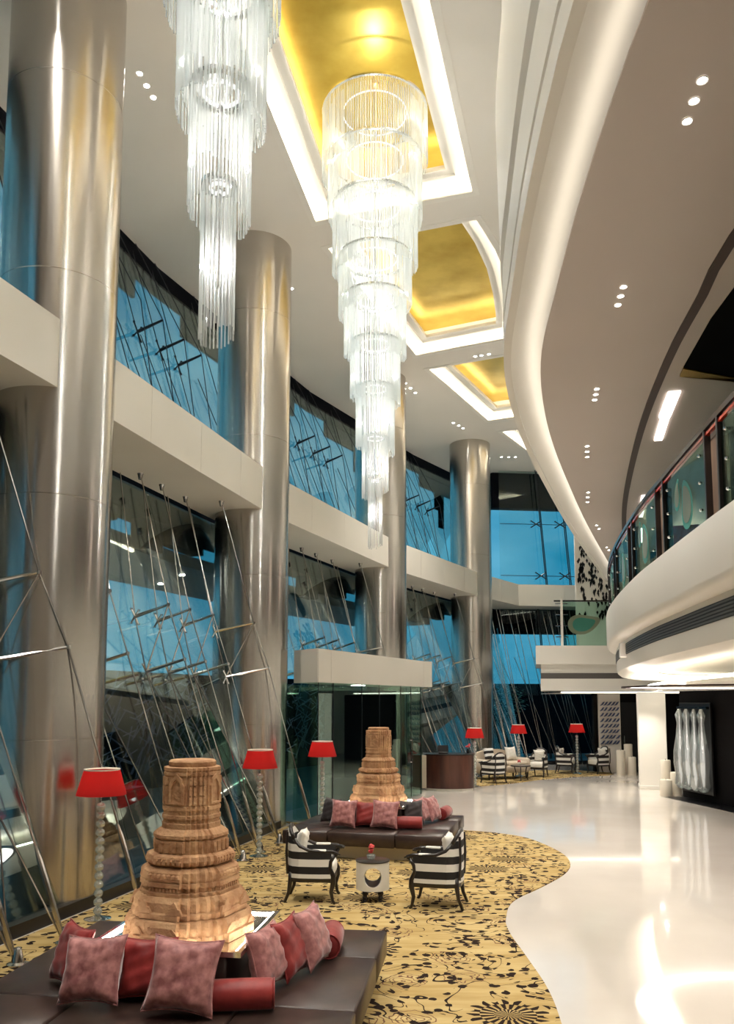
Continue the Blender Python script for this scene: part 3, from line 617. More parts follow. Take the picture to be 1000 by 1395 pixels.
# ================================================================== red lamps
def floor_lamp(loc, label):
    t = thing('floor_lamp', label, 'floor lamp', (*loc, .014), 0, 'red shaded glass floor lamps')
    MB().lathe([(.15,0),(.15,.012),(.06,.03),(.03,.05)], 24).build('base', 'chrome', t, True)
    MB().tube([(0,0,.04),(0,0,1.36)], .008, 6).build('rod', 'chrome', t, True)
    n = 13
    ball = None
    for k in range(n):
        z = .095+k*.0955
        if ball is None:
            ball = MB().lathe([(.010,-.048)]+[(.053*math.cos(a), .048*math.sin(a)) for a in [math.radians(q) for q in (-60,-30,0,30,60)]]+[(.010,.048)], 14).build('glass_ball', 'ball_glass', t, True, 180); ball.location.z = z
        else:
            b = ball.copy(); COL.objects.link(b); b.parent = t; b.location.z = z
    sh = MB(); seg = 48
    sh.loft([[((r+.004*(j%2))*math.cos(2*PI*j/seg), (r+.004*(j%2))*math.sin(2*PI*j/seg), z) for j in range(seg)] for r, z in ((.275,1.375),(.195,1.655))], caps=False)
    s = sh.build('lamp_shade', 'shade_red', t, True, 25)
    MB().loft([[(r*math.cos(2*PI*j/seg), r*math.sin(2*PI*j/seg), z) for j in range(seg)] for r, z in ((.199,1.65),(.202,1.665),(.190,1.665),(.190,1.65),(.199,1.65))], caps=False).build('shade_trim', 'fabric_white', s, True)
    MB().lathe([(.02,1.37),(.045,1.45),(.035,1.52),(.0,1.54)], 12).build('bulb', 'lamp_disc' if False else 'crystal_lamp', t, True)
    light('bulb_light', 'POINT', (0,0,1.5), 5, (1,.8,.6), t, shadow_soft_size=.05)
    return t
lamps = [((-3.02,9.5),'red shaded lamp on a stacked glass ball stem, nearest, at the big ottoman corner'), ((-1.70,13.24),'red shaded glass ball lamp beside the second steel column'),
         ((-.86,16.0),'red shaded glass ball lamp in front of the entrance glass'), ((3.10,23.9),'red shaded glass ball lamp behind the reception desk'),
         ((4.95,27.1),'red shaded glass ball lamp between the distant sofa and armchairs'), ((7.08,28.0),'red shaded glass ball lamp farthest away between two striped armchairs')]
for p, l in lamps: floor_lamp(p, l)

# ================================================================== carved sandstone pedestals
def redent(h):
    q = [(1,0),(1,.40),(.91,.40),(.91,.55),(.82,.55),(.82,.68),(.68,.68),(.68,.82),(.55,.82),(.55,.91),(.40,.91),(.40,1)]
    out = []
    for k in range(4):
        c, s = math.cos(k*PI/2), math.sin(k*PI/2); out += [(h*(x*c-y*s), h*(x*s+y*c)) for x, y in q]
    return out
def stone(prof, m=None):
    m = m or MB(); return m.loft([[(x,y,z) for x,y in redent(h)] for h, z in prof])
def sculpture(label, loc, rz):
    t = thing('stone_pedestal', label, 'sculpture', loc, rz, 'carved sandstone pedestals')
    tiers = [('foot_course', [(.45,0),(.45,.055),(.435,.065),(.435,.12),(.42,.15),(.385,.165)]),
             ('leaf_course', [(.40,.165),(.40,.20),(.385,.21),(.385,.275),(.36,.305),(.345,.31)]),
             ('dentil_course', [(.345,.31),(.345,.335),(.33,.34),(.33,.37),(.345,.375),(.345,.40),(.335,.41)]),
             ('carved_course', [(.335,.41),(.345,.43),(.335,.475),(.30,.50),(.275,.505)]),
             ('torus_course', [(.27,.505),(.30,.52),(.315,.55),(.30,.58),(.26,.595)]),
             ('neck_course', [(.258,.595),(.258,.685),(.245,.69)]),
             ('collar_course', [(.245,.69),(.262,.705),(.262,.725),(.225,.755),(.205,.765)]),
             ('shaft', [(.205,.765),(.205,.80),(.197,.805),(.197,.83),(.205,.835),(.205,.86),(.197,.865),(.197,.895),(.205,.90),(.205,.925),(.195,.93),(.192,1.15),(.20,1.155),(.20,1.175),(.192,1.18),(.20,1.19),(.20,1.21),(.185,1.215)])]
    for nm, pr in tiers:
        o = stone(pr).build(nm, 'sandstone', t)
        for k in range(4):
            R = Matrix.Rotation(k*PI/2, 3, 'Z')
            def put(m, pts): pass
            if nm == 'leaf_course':
                for u in (-.13,.13):
                    m = MB(); L = [(-.07,0),(-.05,.04),(-.03,.045),(-.018,.075),(0,.09),(.018,.075),(.03,.045),(.05,.04),(.07,0)]
                    m.loft([[R @ Vector((.383+d, u+a, .205+b)) for a, b in L] for d in (0,.018)]); m.build('leaf_ornament', 'sandstone', o)
            if nm == 'foot_course':
                for u in (-.15,.15):
                    m = MB(); L = [(-.05,0),(-.03,.03),(0,.055),(.03,.03),(.05,0)]
                    m.loft([[R @ Vector((.433+d, u+a, .068+b)) for a, b in L] for d in (0,.014)]); m.build('leaf_ornament', 'sandstone', o)
            if nm == 'dentil_course':
                m = MB()
                for j in range(9): m.box(R @ Vector((.334, -.12+j*.03, .355)), (.012,.016,.026), M=R)
                for j in range(4):
                    for sg in (1,-1): m.box(R @ Vector((.302, sg*(.165+.0), .355)), (.01,.014,.026), M=R)
                stuff(m.build('dentil_row', 'sandstone', o))
            if nm == 'carved_course':
                m = MB()
                for j in range(7): m.lathe([(.0,-.02),(.018,-.01),(.018,.01),(0,.02)], 6, R @ Vector((.338, -.12+j*.04, .45)))
                stuff(m.build('bead_row', 'sandstone', o))
            if nm == 'torus_course':
                m = MB()
                for j in range(6): m.box(R @ Vector((.312, -.10+j*.04, .55)), (.012,.022,.04), M=R)
                stuff(m.build('petal_row', 'sandstone', o))
            if nm == 'neck_course':
                for u in (-.085,-.03,.03,.085):
                    m = MB(); m.box(R @ Vector((.262, u, .64)), (.012,.036,.07), M=R); m.build('relief_panel', 'sandstone', o)
            if nm == 'shaft':
                m = MB(); L = [(-.062,.945),(-.062,1.08),(-.05,1.10),(-.045,1.125),(-.02,1.15),(0,1.165),(.02,1.15),(.045,1.125),(.05,1.10),(.062,1.08),(.062,.945)]
                Li = [(a*.72, .958+(b-.945)*.78) for a, b in L]; n = len(L)
                m.loft([[R @ Vector((.192+d, a, b)) for a, b in l] for d, l in ((0,L),(.020,L),(.020,Li),(.006,Li))], caps=True); m.build('niche', 'sandstone', o)
                for (x, y) in ((.178,.105),(.16,.13),(.13,.16),(.105,.178)):
                    for sg in (1,):
                        for z0, z1 in ((.94,1.0),(1.01,1.075),(1.085,1.14)):
                            m = MB(); m.box(R @ Vector((x, y, (z0+z1)/2)), (.022,.022,z1-z0), M=R @ Matrix.Rotation(PI/4,3,'Z')); m.build('relief_panel', 'sandstone', o)
    MB().lathe([(.172,1.215),(.178,1.225),(.178,1.25),(.165,1.262)], 32).build('cap_disc', 'sandstone', t, True)
    return t

# ================================================================== ottomans
def ottoman(label, loc, rz, w, d):
    t = thing('ottoman', label, 'ottoman', (*loc, .014), rz, 'low leather ottomans')
    MB().box((0,0,.10),(w-.35,d-.35,.20)).build('plinth', 'plinth', t)
    a, b = w*.29, d*.29; xs = [-w/2, -w/2+a, w/2-a, w/2]; ys = [-d/2, -d/2+b, d/2-b, d/2]
    for i in range(3):
        for j in range(3):
            if i == j == 1: continue
            MB().bbox(((xs[i]+xs[i+1])/2, (ys[j]+ys[j+1])/2, .305), (xs[i+1]-xs[i]-.008, ys[j+1]-ys[j]-.008, .21), .014).build('leather_panel', 'dark_leather', t, True, 50)
    MB().bbox((0,0,.36),(.84,.84,.72-.02),.02).build('backrest_box', 'dark_leather', t, True, 50)
    tr = MB(); h = .56
    tr.loft([[(sx*r,sy*r,z) for sx,sy in ((-1,-1),(1,-1),(1,1),(-1,1))] for r, z in ((h,.71),(h,.745),(h-.035,.745),(h-.035,.725))], caps=True).build('tray', 'chrome', t)
    ls = MB(); ls.loft([[(sx*r,sy*r,z) for sx,sy in ((-1,-1),(1,-1),(1,1),(-1,1))] for r, z in ((.515,.727),(.515,.733),(.50,.733),(.50,.727),(.515,.727))], caps=False).build('light_strip', 'tray_light', t)
    return t
O1, R1 = (-1.334,6.37), math.radians(-7.5)
O2, R2 = (.195,14.07), math.radians(-14.3)
ottoman('large dark brown leather ottoman with panel seams, nearest the camera', O1, R1, 2.7, 2.7)
ottoman('dark brown leather ottoman behind the striped armchairs', O2, R2, 2.56, 2.4)
sculpture('carved sandstone temple pedestal on the near ottoman', (*O1, .742), R1 + math.radians(-14))
sculpture('carved sandstone temple pedestal on the far ottoman', (*O2, .742), R2 + math.radians(-8))

# pillows
def pillow_mesh(w, th, seed):
    rnd = random.Random(seed); n = 14; m = MB(); vs = []; fs = []; idx = {}
    ph = [rnd.uniform(0, 6.3) for _ in range(6)]
    for side in (1, -1):
        for i in range(n+1):
            for j in range(n+1):
                u, v = -1+2*i/n, -1+2*j/n
                e = (max(0, 1-u**4)*max(0, 1-v**4))**.55
                bow = .13
                x = u*(1 - bow*(1-v*v)*abs(u)**3) * w/2; z = v*(1 - bow*(1-u*u)*abs(v)**3) * w/2
                if v < 0: z = z*(1-.05*(1-abs(u)))
                wr = .014*math.sin(9*u+4*v+ph[0])*e*(u*u+v*v) + .006*math.sin(13*v-5*u+ph[1])*e
                y = side*(th/2*e + .002) + wr*side
                idx[side,i,j] = len(vs); vs.append((x, y, z))
    for side in (1,-1):
        for i in range(n):
            for j in range(n): fs.append((idx[side,i,j], idx[side,i+1,j], idx[side,i+1,j+1], idx[side,i,j+1]))
    for i in range(n):
        fs.append((idx[1,i,0],idx[1,i+1,0],idx[-1,i+1,0],idx[-1,i,0])); fs.append((idx[1,i,n],idx[1,i+1,n],idx[-1,i+1,n],idx[-1,i,n]))
        fs.append((idx[1,0,i],idx[1,0,i+1],idx[-1,0,i+1],idx[-1,0,i])); fs.append((idx[1,n,i],idx[1,n,i+1],idx[-1,n,i+1],idx[-1,n,i]))
    m.add(vs, fs); return m
def place(o, base, R, u, v, z, yaw, tilt, roll=0.):
    Rz = Matrix.Rotation(R, 4, 'Z'); p = Rz @ Vector((u, v, 0)); o.matrix_world = Matrix.Translation((base[0]+p.x, base[1]+p.y, z)) @ Matrix.Rotation(R+yaw, 4, 'Z') @ Matrix.Rotation(-tilt, 4, 'X') @ Matrix.Rotation(roll, 4, 'Y')
cnt = [0]
def pillow(base, R, u, v, yaw, tilt, matn, label, w=.42, th=.15, roll=0., grp='velvet pillows on the ottomans'):
    cnt[0] += 1
    t = thing('throw_pillow', label, 'pillow', group=grp)
    c = pillow_mesh(w, th, cnt[0]).build('pillow_body', matn, t, True, 180)
    pts = []
    h = w/2
    for a, b in ((-1,-1),(1,-1),(1,1),(-1,1)):
        pass
    n = 14; path = []
    for k in range(4*n):
        e, f = divmod(k, n); q = -1+2*f/n
        u_, v_ = ((q,-1),(1,q),(-q,1),(-1,-q))[e]; bow = .13
        path.append((u_*(1-bow*(1-v_*v_)*abs(u_)**3)*h, 0, v_*(1-bow*(1-u_*u_)*abs(v_)**3)*h))
    path.append(path[0]); MB().tube(path, .0055, 5).build('piping', matn, t, True, 180)
    place(t, base, R, u, v, .014+.41+w/2*math.cos(tilt)*(abs(math.cos(roll))+.55*abs(math.sin(roll)))+.02, yaw, tilt, roll)
def bolster(base, R, u, v, yaw, label, l=.42, r=.098, matn='velvet_red'):
    t = thing('bolster_pillow', label, 'bolster', group='red bolsters on the ottomans')
    m = MB(); n = 24; prof = [(-l/2-.004, r*.5), (-l/2, r*.9), (-l/2+.02, r), (0, r*1.02), (l/2-.02, r), (l/2, r*.9), (l/2+.004, r*.5)]
    m.loft([[(x, q*math.cos(2*PI*j/n), q*math.sin(2*PI*j/n)) for j in range(n)] for x, q in prof]).build('bolster_body', matn, t, True, 60)
    for sg in (-1, 1):
        MB().tube([(sg*l/2, r*.95*math.cos(a), r*.95*math.sin(a)) for a in [2*PI*j/24 for j in range(25)]], .006, 5).build('piping', matn, t, True, 180)
    p = Matrix.Rotation(R, 4, 'Z') @ Vector((u, v, 0)); t.location = (base[0]+p.x, base[1]+p.y, .014+.41+r+.004); t.rotation_euler = (0,0,R+yaw)
q = math.radians
pillow(O1, R1, -.74, -.36, q(-40), q(20), 'velvet_red', 'dark red pillow tucked behind the leftmost mauve pillow on the near ottoman', .42, .14)
pillow(O1, R1, -.42, -.70, q(-6), q(22), 'velvet_mauve', 'leftmost mauve velvet pillow on the near ottoman', .44, .20, q(-4))
pillow(O1, R1, -.10, -.56, q(4), q(18), 'velvet_red', 'red pillow between two mauve pillows on the near ottoman', .40, .13)
pillow(O1, R1, .24, -.78, q(4), q(22), 'velvet_mauve', 'largest mauve velvet pillow facing the camera on the near ottoman', .47, .21, q(4))
pillow(O1, R1, .66, -.24, q(76), q(16), 'velvet_mauve', 'mauve pillow standing edge-on behind the red bolster on the near ottoman', .42, .15)
pillow(O1, R1, .77, .04, q(79), q(19), 'velvet_red', 'red pillow wedged edge-on between two mauve pillows on the near ottoman', .42, .13)
pillow(O1, R1, .88, .30, q(80), q(20), 'velvet_mauve', 'mauve pillow standing edge-on farthest along the near ottoman', .44, .15)
bolster(O1, R1, .60, -.66, q(14), 'red bolster lying at the front of the near ottoman')
bolster(O1, R1, .96, .66, q(95), 'red bolster partly hidden at the back of the near ottoman')
pillow(O2, R2, -.72, -.38, q(-35), q(18), 'velvet_black', 'black pillow at the left end of the far ottoman', .42, .13)
pillow(O2, R2, -.40, -.74, q(-6), q(18), 'velvet_mauve', 'mauve pillow beside the black one on the far ottoman', .44, .15)
pillow(O2, R2, -.06, -.56, q(6), q(18), 'velvet_red', 'bright red square pillow on the far ottoman', .40, .13)
pillow(O2, R2, .28, -.72, q(2), q(18), 'velvet_mauve', 'mauve pillow facing the armchairs beside the far red bolster', .44, .15, q(3))
pillow(O2, R2, .62, -.26, q(30), q(18), 'velvet_black', 'black pillow above the red bolster on the far ottoman', .40, .13)
pillow(O2, R2, .72, .06, q(76), q(20), 'velvet_mauve', 'mauve pillow edge-on right of the far stone pedestal', .42, .15)
pillow(O2, R2, .86, .34, q(76), q(22), 'velvet_mauve', 'dusky pillow edge-on at the back of the far ottoman', .42, .14)
bolster(O2, R2, .64, -.62, q(8), 'red bolster lying at the front of the far ottoman')
bolster(O2, R2, 1.0, .70, q(85), 'red bolster end showing at the back of the far ottoman')

# ================================================================== striped armchairs
def armchair(label, loc, rz):
    t = thing('armchair', label, 'armchair', loc, rz, 'black and white striped armchairs')
    half = [(-.27,.26),(-.285,.12),(-.285,-.02),(-.275,-.14),(-.245,-.22),(-.18,-.275),(-.09,-.30),(0,-.305)]
    tops = [.60,.60,.61,.66,.74,.82,.87,.885]
    pts = half + [(-x,y) for x,y in reversed(half[:-1])]; zz = tops + list(reversed(tops[:-1]))
    inn = offset(pts, -.055)
    if Vector(inn[7]).y < pts[7][1]: inn = offset(pts, .055)
    def shell(i0, i1, name):
        m = MB(); m.loft([[(*pts[i], .30), (*inn[i], .30), (*inn[i], zz[i]), (*pts[i], zz[i])] for i in range(i0, i1+1)]); return m.build(name, 'stripe_fabric', t, True, 50)
    shell(0, 3, 'side_panel'); shell(3, 11, 'backrest'); shell(11, 14, 'side_panel')
    mid = [((pts[i][0]+inn[i][0])/2, (pts[i][1]+inn[i][1])/2, zz[i]+.012) for i in range(15)]
    for nm, i0, i1 in (('armrest',0,4),('back_rail',4,10),('armrest',10,14)):
        pp = mid[i0:i1+1]
        if i0 == 0: pp = [(pp[0][0]-.01, pp[0][1]+.08, .585)] + pp
        if i1 == 14: pp = pp + [(pp[-1][0]+.01, pp[-1][1]+.08, .585)]
        MB().tube(pp, .026, 8).build(nm, 'black_wood', t, True, 180)
    for sg in (-1, 1):
        MB().tube([(sg*.265,.33,.585),(sg*.262,.335,.60)], .04, 10).build('arm_scroll', 'black_wood', t, True)
        MB().bbox((sg*.25,.10,.625),(.05,.20,.03),.012).build('arm_pad', 'fabric_white', t, True, 60)
        MB().tube([(sg*.265,.30,.58),(sg*.265,.25,.50),(sg*.262,.24,.42),(sg*.262,.28,.33),(sg*.262,.28,.25),(sg*.262,.255,.14),(sg*.264,.275,.04),(sg*.264,.30,.0)], [.022,.024,.024,.032,.034,.024,.018,.022], 8).build('front_leg', 'black_wood', t, True, 180)
        MB().tube([(sg*.20,-.245,.36),(sg*.205,-.25,.26),(sg*.21,-.27,.12),(sg*.215,-.32,.0)], [.028,.030,.022,.018], 8).build('rear_leg', 'black_wood', t, True, 180)
    MB().tube([(-.21,-.285,.34),(-.215,-.30,.60),(-.20,-.29,.84)], .016, 6).build('back_post', 'black_wood', t, True); MB().tube([(.21,-.285,.34),(.215,-.30,.60),(.20,-.29,.84)], .016, 6).build('back_post', 'black_wood', t, True)
    fr = MB(); n = [(-.27,.28),(.27,.28),(.27,-.12),(.22,-.25),(.1,-.29),(-.1,-.29),(-.22,-.25),(-.27,-.12)]
    fr.prism(n, .25, .31).build('seat_frame', 'black_wood', t)
    cu = MB(); k = [(x*.86, y*.92+.02) for x, y in n]
    cu.loft([[(x*s, y*s, z) for x, y in k] for s, z in ((.97,.31),(1.0,.34),(1.0,.42),(.93,.455),(.6,.47))]).build('seat_cushion', 'fabric_white', t, True, 70)
    bc = pillow_mesh(.38,.13,99).build('back_cushion', 'fabric_white', t, True, 180); bc.location = (0,-.15,.66); bc.rotation_euler = (q(-14),0,0)
    return t
ac = armchair('black and white striped armchair left of the drum table', (-.67,10.47,.014), q(-94))
dup(ac, (.86,10.17,.014), q(76), 'black and white striped armchair right of the drum table')
dup(ac, (3.80,24.95,.014), q(35), 'striped armchair seen from behind beside the distant cream sofa')
dup(ac, (5.55,27.0,.014), q(150), 'striped armchair with white seat just right of the distant sofa')
dup(ac, (6.75,28.3,.014), q(-115), 'striped armchair left of the farthest red lamp')
dup(ac, (7.85,28.15,.014), q(112), 'striped armchair right of the farthest red lamp beside the cream panel')

# drum table with a round hole
t = thing('drum_table', 'white drum side table with a round hole and dark top', 'side table', (.07,10.40,.014), q(0))
nseg = 64; R_, z0, z1, hz, hr = .205, .14, .47, .305, .115
m = MB(); vs = []; fs = []
rows = 22
def inside(a, z):   # two holes, front and back
    for c in (-PI/2, PI/2):
        d = (a-c+PI) % (2*PI)-PI
        if (d*R_)**2 + (z-hz)**2 < hr**2: return True
    return False
# shell built as wall panels around circular openings: polar strips from hole edge to panel edge
def shell_part(m, r):
    for c in (-PI/2, PI/2):
        k = 48; ring_i = []; ring_o = []
        for j in range(k):
            th = 2*PI*j/k; ring_i.append((hr*math.cos(th), hr*math.sin(th)))
            ex, ez = math.cos(th), math.sin(th); W_, H_ = R_*PI/2, (z1-z0)/2; s = min(W_/abs(ex) if abs(ex) > 1e-6 else 9e9, H_/abs(ez) if abs(ez) > 1e-6 else 9e9); ring_o.append((ex*s, ez*s))
        rings = []
        for f in (0, .12, .3, .5, .75, 1):
            rings.append([(r*math.cos(c+(a[0]+(b[0]-a[0])*f)/R_), r*math.sin(c+(a[0]+(b[0]-a[0])*f)/R_), hz+(a[1]+(b[1]-a[1])*f)) for a, b in zip(ring_i, ring_o)])
        m.loft(rings, caps=False)
shell_part(m, R_); shell_part(m, R_-.02)
for c in (-PI/2, PI/2):
    m.loft([[(r*math.cos(c+hr*math.cos(2*PI*j/48)/R_), r*math.sin(c+hr*math.cos(2*PI*j/48)/R_), hz+hr*math.sin(2*PI*j/48)) for j in range(48)] for r in (R_, R_-.02)], caps=False)
m.build('drum_shell', 'ceramic_white', t, True, 40)
m = MB(); m.loft([[(x*.9, sg*1.0, 0) for x in (0,)] for sg in (1,)]) if False else None
tun = MB(); tun.loft([[(hr*math.cos(2*PI*j/32), y, hz+hr*math.sin(2*PI*j/32)) for j in range(32)] for y in (-R_*.80, R_*.80)], caps=False).build('tunnel', 'black', t, True)
MB().lathe([(R_-.03,z0-.005),(R_,z0),(R_,z0+.01),(R_-.05,z0+.012)], 48).build('drum_base', 'ceramic_white', t, True)
MB().lathe([(R_-.01,z1-.005),(R_+.005,z1),(R_+.005,z1+.015),(R_-.01,z1+.02)], 48).build('table_top', 'black_wood', t, True)
for k in range(4):
    a = PI/4+k*PI/2; MB().lathe([(.022,0),(.03,.01),(.022,.03),(.034,.05),(.026,.07),(.04,.10),(.03,.125),(.04,.14)], 12, (.135*math.cos(a), .135*math.sin(a), 0)).build('leg', 'black_wood', t, True)
t = thing('flower_bowl', 'small bowl of red flowers on the drum table', 'flowers', (.05,10.40,.505))
MB().lathe([(.03,0),(.05,.01),(.055,.05),(.05,.055),(.045,.02),(.0,.015)], 16).build('bowl', 'ball_glass', t, True)
for k in range(16):
    a, r = random.uniform(0,2*PI), random.uniform(0,.04); z = random.uniform(.055,.15)*(1-r*5)+.03
    MB().loft([[(r*math.cos(a)+s*math.cos(2*PI*j/7), r*math.sin(a)+s*math.sin(2*PI*j/7), z+h) for j in range(7)] for s, h in ((.008,-.02),(.022,-.005),(.024,.008),(.010,.018))]).build('blossom', 'flower_red', t, True)
# ================================================================== entrance vestibule
t = thing('entrance_vestibule', 'glass entrance lobby under a white canopy between two steel columns', 'vestibule')
VP = [(-1.52,17.2),(-.98,16.5),(1.5,21.9),(1.74,22.15),(.35,22.75),(-1.5,17.5)]
MB().prism(VP, 2.82, 3.50).build('canopy', 'beam_panel', t)
cv = [(-1.52,17.2),(-.98,16.5),(-.98+.23,16.5+.50),(1.5,21.9),(1.74,22.15)]
for a, b in zip(cv[:-1], cv[1:]):
    a, b = Vector(a), Vector(b); d = (b-a).normalized(); n_ = Vector((d.y,-d.x))*.012; a, b = a+d*.004, b-d*.004
    MB().prism([(a.x,a.y),(a.x+n_.x,a.y+n_.y),(b.x+n_.x,b.y+n_.y),(b.x,b.y)], 2.82, 3.50).build('canopy_panel', 'beam_panel', t)
def vpane(a, b, z0, z1, name='pane', m='green_glass', th=.012, par=None):
    a, b = Vector(a), Vector(b); d = (b-a).normalized(); n = Vector((d.y,-d.x))*th/2
    return MB().loft([[(p.x+n.x*s, p.y+n.y*s, z) for p, z in ((a,z0),(b,z0),(b,z1),(a,z1))] for s in (1,-1)]).build(name, m, par or t)
vb, vc = Vector((-.98,16.6)), Vector((1.42,21.9)); cuts = [0,.115,.36,.53,.76,.88,1.0]
for a, b in zip(cuts[:-1], cuts[1:]):
    p, q_ = vb.lerp(vc, a), vb.lerp(vc, b); d = (q_-p).normalized()*.006; pn = vpane(p+d, q_-d, .03, 2.82)
    if abs(a-.76) < .01:
        pn.name = 'glass_door'
        for f in (.88,):
            h = p.lerp(q_, f); MB().tube([(h.x+.06,h.y,.85),(h.x+.06,h.y,1.5)], .014, 8).build('pull_handle', 'chrome', pn, True)
            for z in (.9,1.45): MB().tube([(h.x,h.y,z),(h.x+.06,h.y,z)], .01, 6).build('handle_stud', 'chrome', pn, True)
vpane((-1.52,17.2), (-1.0,16.62), .03, 2.82); vpane((1.45,21.95), (.6,22.55), .03, 2.82)
for a in cuts:
    p = vb.lerp(vc, a); MB().box((p.x,p.y,1.42),(.014,.014,2.8),-.37).build('joint_post', 'dark_rod', t)
ga, gb = Vector((-2.15,17.5)), Vector((.05,22.9))
for k in range(4): vpane(ga.lerp(gb,k/4), ga.lerp(gb,(k+1)/4-.005), .03, 2.82)
MB().box((-.2,18.9,2.8),(.25,.25,.02),-.37).build('ceiling_lamp', 'slot_light', t)
sc_ = thing('lace_screen', 'dark pierced lattice screen inside the glass entrance', 'screen', (-.15,20.6,0), q(-69))
MB().box((0,0,1.35),(.03,1.9,2.7)).build('screen_back', 'lattice_dark', sc_)
sm = MB()
for i in range(8):
    for j in range(11):
        c = (-.02, -.82+i*.234, .16+j*.24); sm.tube([(c[0], c[1]+.09*math.cos(2*PI*k/10), c[2]+.09*math.sin(2*PI*k/10)) for k in range(11)], .012, 4)
stuff(sm.build('lattice_rings', 'lattice_bar', sc_))

# ================================================================== reception desk
t = thing('reception_desk', 'curved dark mahogany reception desk by the entrance', 'desk', (2.2,23.2,0), q(-4))
arc = [(.75*math.cos(a)*.93+.08, .42*math.sin(a)-.05) for a in [math.radians(k) for k in range(205, 361, 12)]]
body = arc + [(.78,.35),(-.62,.35)]
MB().prism([(x*.97,y*.97) for x, y in body], 0, .06).build('plinth', 'beam_panel', t)
MB().prism(body, .06, .96).build('front', 'mahogany', t, True, 30)
MB().bbox((-.80,.06,.5),(.26,.50,.92),.008).build('end_panel', 'black_wood', t); MB().bbox((-.61,-.24,.5),(.13,.06,.9),.01).build('edge_strip', 'fabric_cream', t)
MB().prism([(x*1.04,y*1.04) for x, y in body], .96, .99).build('desk_top', 'black_wood', t)
t = thing('telephone', 'small black device standing on the reception desk', 'device', (2.12,23.2,.99))
MB().bbox((0,0,.02),(.26,.2,.04),.008).build('device_base', 'black', t); MB().box((0,.02,.13),(.30,.03,.19),M=Euler((q(-15),0,0)).to_matrix()).build('device_screen', 'black', t); MB().box((0,.03,.07),(.04,.03,.1)).build('device_neck', 'black', t)
t = thing('flower_vase', 'small vase of red flowers on the reception desk end', 'flowers', (2.83,23.3,.99))
MB().lathe([(.04,0),(.05,.06),(.03,.12),(.035,.13)], 14).build('vase', 'black', t, True)
for k in range(8):
    a, r, z = random.uniform(0,2*PI), random.uniform(0,.05), random.uniform(.15,.24)
    MB().lathe([(.01,-.02),(.032,-.01),(.034,.012),(.012,.025)], 8, (r*math.cos(a), r*math.sin(a), z)).build('blossom', 'flower_red', t, True)

# ================================================================== mezzanine railing
def along(path):
    L = [0]
    for a, b in zip(path[:-1], path[1:]): L.append(L[-1]+(Vector(b)-Vector(a)).length)
    return L
Rp = [p for p in offset(Mp, .09) if 3.0 < p[1] < 23.0]; RL = along(Rp)
def at(s):
    for k in range(len(RL)-1):
        if RL[k+1] >= s:
            f = (s-RL[k])/(RL[k+1]-RL[k]); a, b = Vector(Rp[k]), Vector(Rp[k+1]); return a.lerp(b, f), (b-a).normalized()
    a, b = Vector(Rp[-2]), Vector(Rp[-1]); return b, (b-a).normalized()
rl = thing('balcony_railing', 'mezzanine railing of etched glass panels, dark posts and wood pilasters', 'railing')
sweep([p for p in Rp], [(-.035,5.30),(.035,5.30),(.035,5.36),(-.035,5.36)]).build('handrail', 'black_wood', rl)
sweep([p for p in Rp], [(-.02,5.24),(.02,5.24),(.02,5.27),(-.02,5.27)]).build('under_rail', 'red_lacquer', rl)
s8 = min(range(len(Rp)), key=lambda k: abs(Rp[k][1]-8.2)); base_s = RL[s8]; MOD = 2.4
def tear(t0, w, h):
    out = []
    for k in range(40):
        a = 2*PI*k/40; r = 1
        x = math.sin(a)*w*(.55+.45*math.cos(a/2)**2); y = -math.cos(a)*h
        out.append((x + .25*w*max(0, y/h)**2*1.6, y))
    return out
for k in range(-3, 8):
    s0 = base_s + k*MOD
    if s0 < .2 or s0 > RL[-1]-.6: continue
    p, d = at(s0); p2, d2 = at(s0+.45); pm, dm = at(s0+.22); ang = math.atan2(dm.y, dm.x)
    MB().bbox((pm.x+.06*dm.y, pm.y-.06*dm.x, 4.75),(.40,.06,.90),.006,ang).build('wood_pilaster', 'brown_wood', rl)
    for pp, dd in ((p,d),(p2,d2)):
        MB().bbox((pp.x,pp.y,4.8),(.05,.07,1.02),.005,math.atan2(dd.y,dd.x)).build('post', 'black_wood', rl)
    s1, s2 = s0+.5, min(s0+MOD-.05, RL[-1]-.05)
    if s2-s1 < .4: continue
    n = 8; g = []
    for j in range(n+1):
        a, dd = at(s1+(s2-s1)*j/n); g.append(((a.x,a.y), dd))
    pts_ = [x[0] for x in g]
    gl = sweep(pts_, [(-.006,4.36),(.006,4.36),(.006,5.22),(-.006,5.22)]).build('glass_panel', 'rail_glass', rl)
    for sj in (.1, .9):
        for z in (4.5, 4.8, 5.1):
            a, dd = at(s1+(s2-s1)*sj); MB().lathe([(.0,-.022),(.022,-.01),(.022,.01),(0,.022)], 10, (a.x-.02*dd.y, a.y+.02*dd.x, z)).build('glass_stud', 'chrome', gl, True)
    # etched paisley pair
    for cx, cz, w, h, fl in ((.42,4.72,.30,.30,1),(.66,4.92,.16,.19,-1)):
        for sc, m_, off in ((1.,'etched',.012),(.76,'etched_pale',.016)):
            out = []
            for (x, y) in tear(0, w*sc, h*sc):
                a, dd = at(s1+(s2-s1)*cx + fl*x); out.append((a.x-off*dd.y, a.y+off*dd.x, cz+y, dd))
            MB().loft([[(x-e*dd.y, y+e*dd.x, z) for x, y, z, dd in out] for e in (0,.003)]).build('etched_motif', m_, gl)
t = thing('lacquer_cabinet', 'red lacquer cabinet on the mezzanine behind the railing', 'cabinet', (6.98,17.9,4.27), q(-20))
MB().bbox((0,0,1.0),(.7,.5,2.0),.02).build('body', 'red_lacquer', t)
for k in range(5): MB().bbox((-.02,-.255,.25+k*.38),(.62,.02,.34),.006).build('drawer', 'red_lacquer', t)
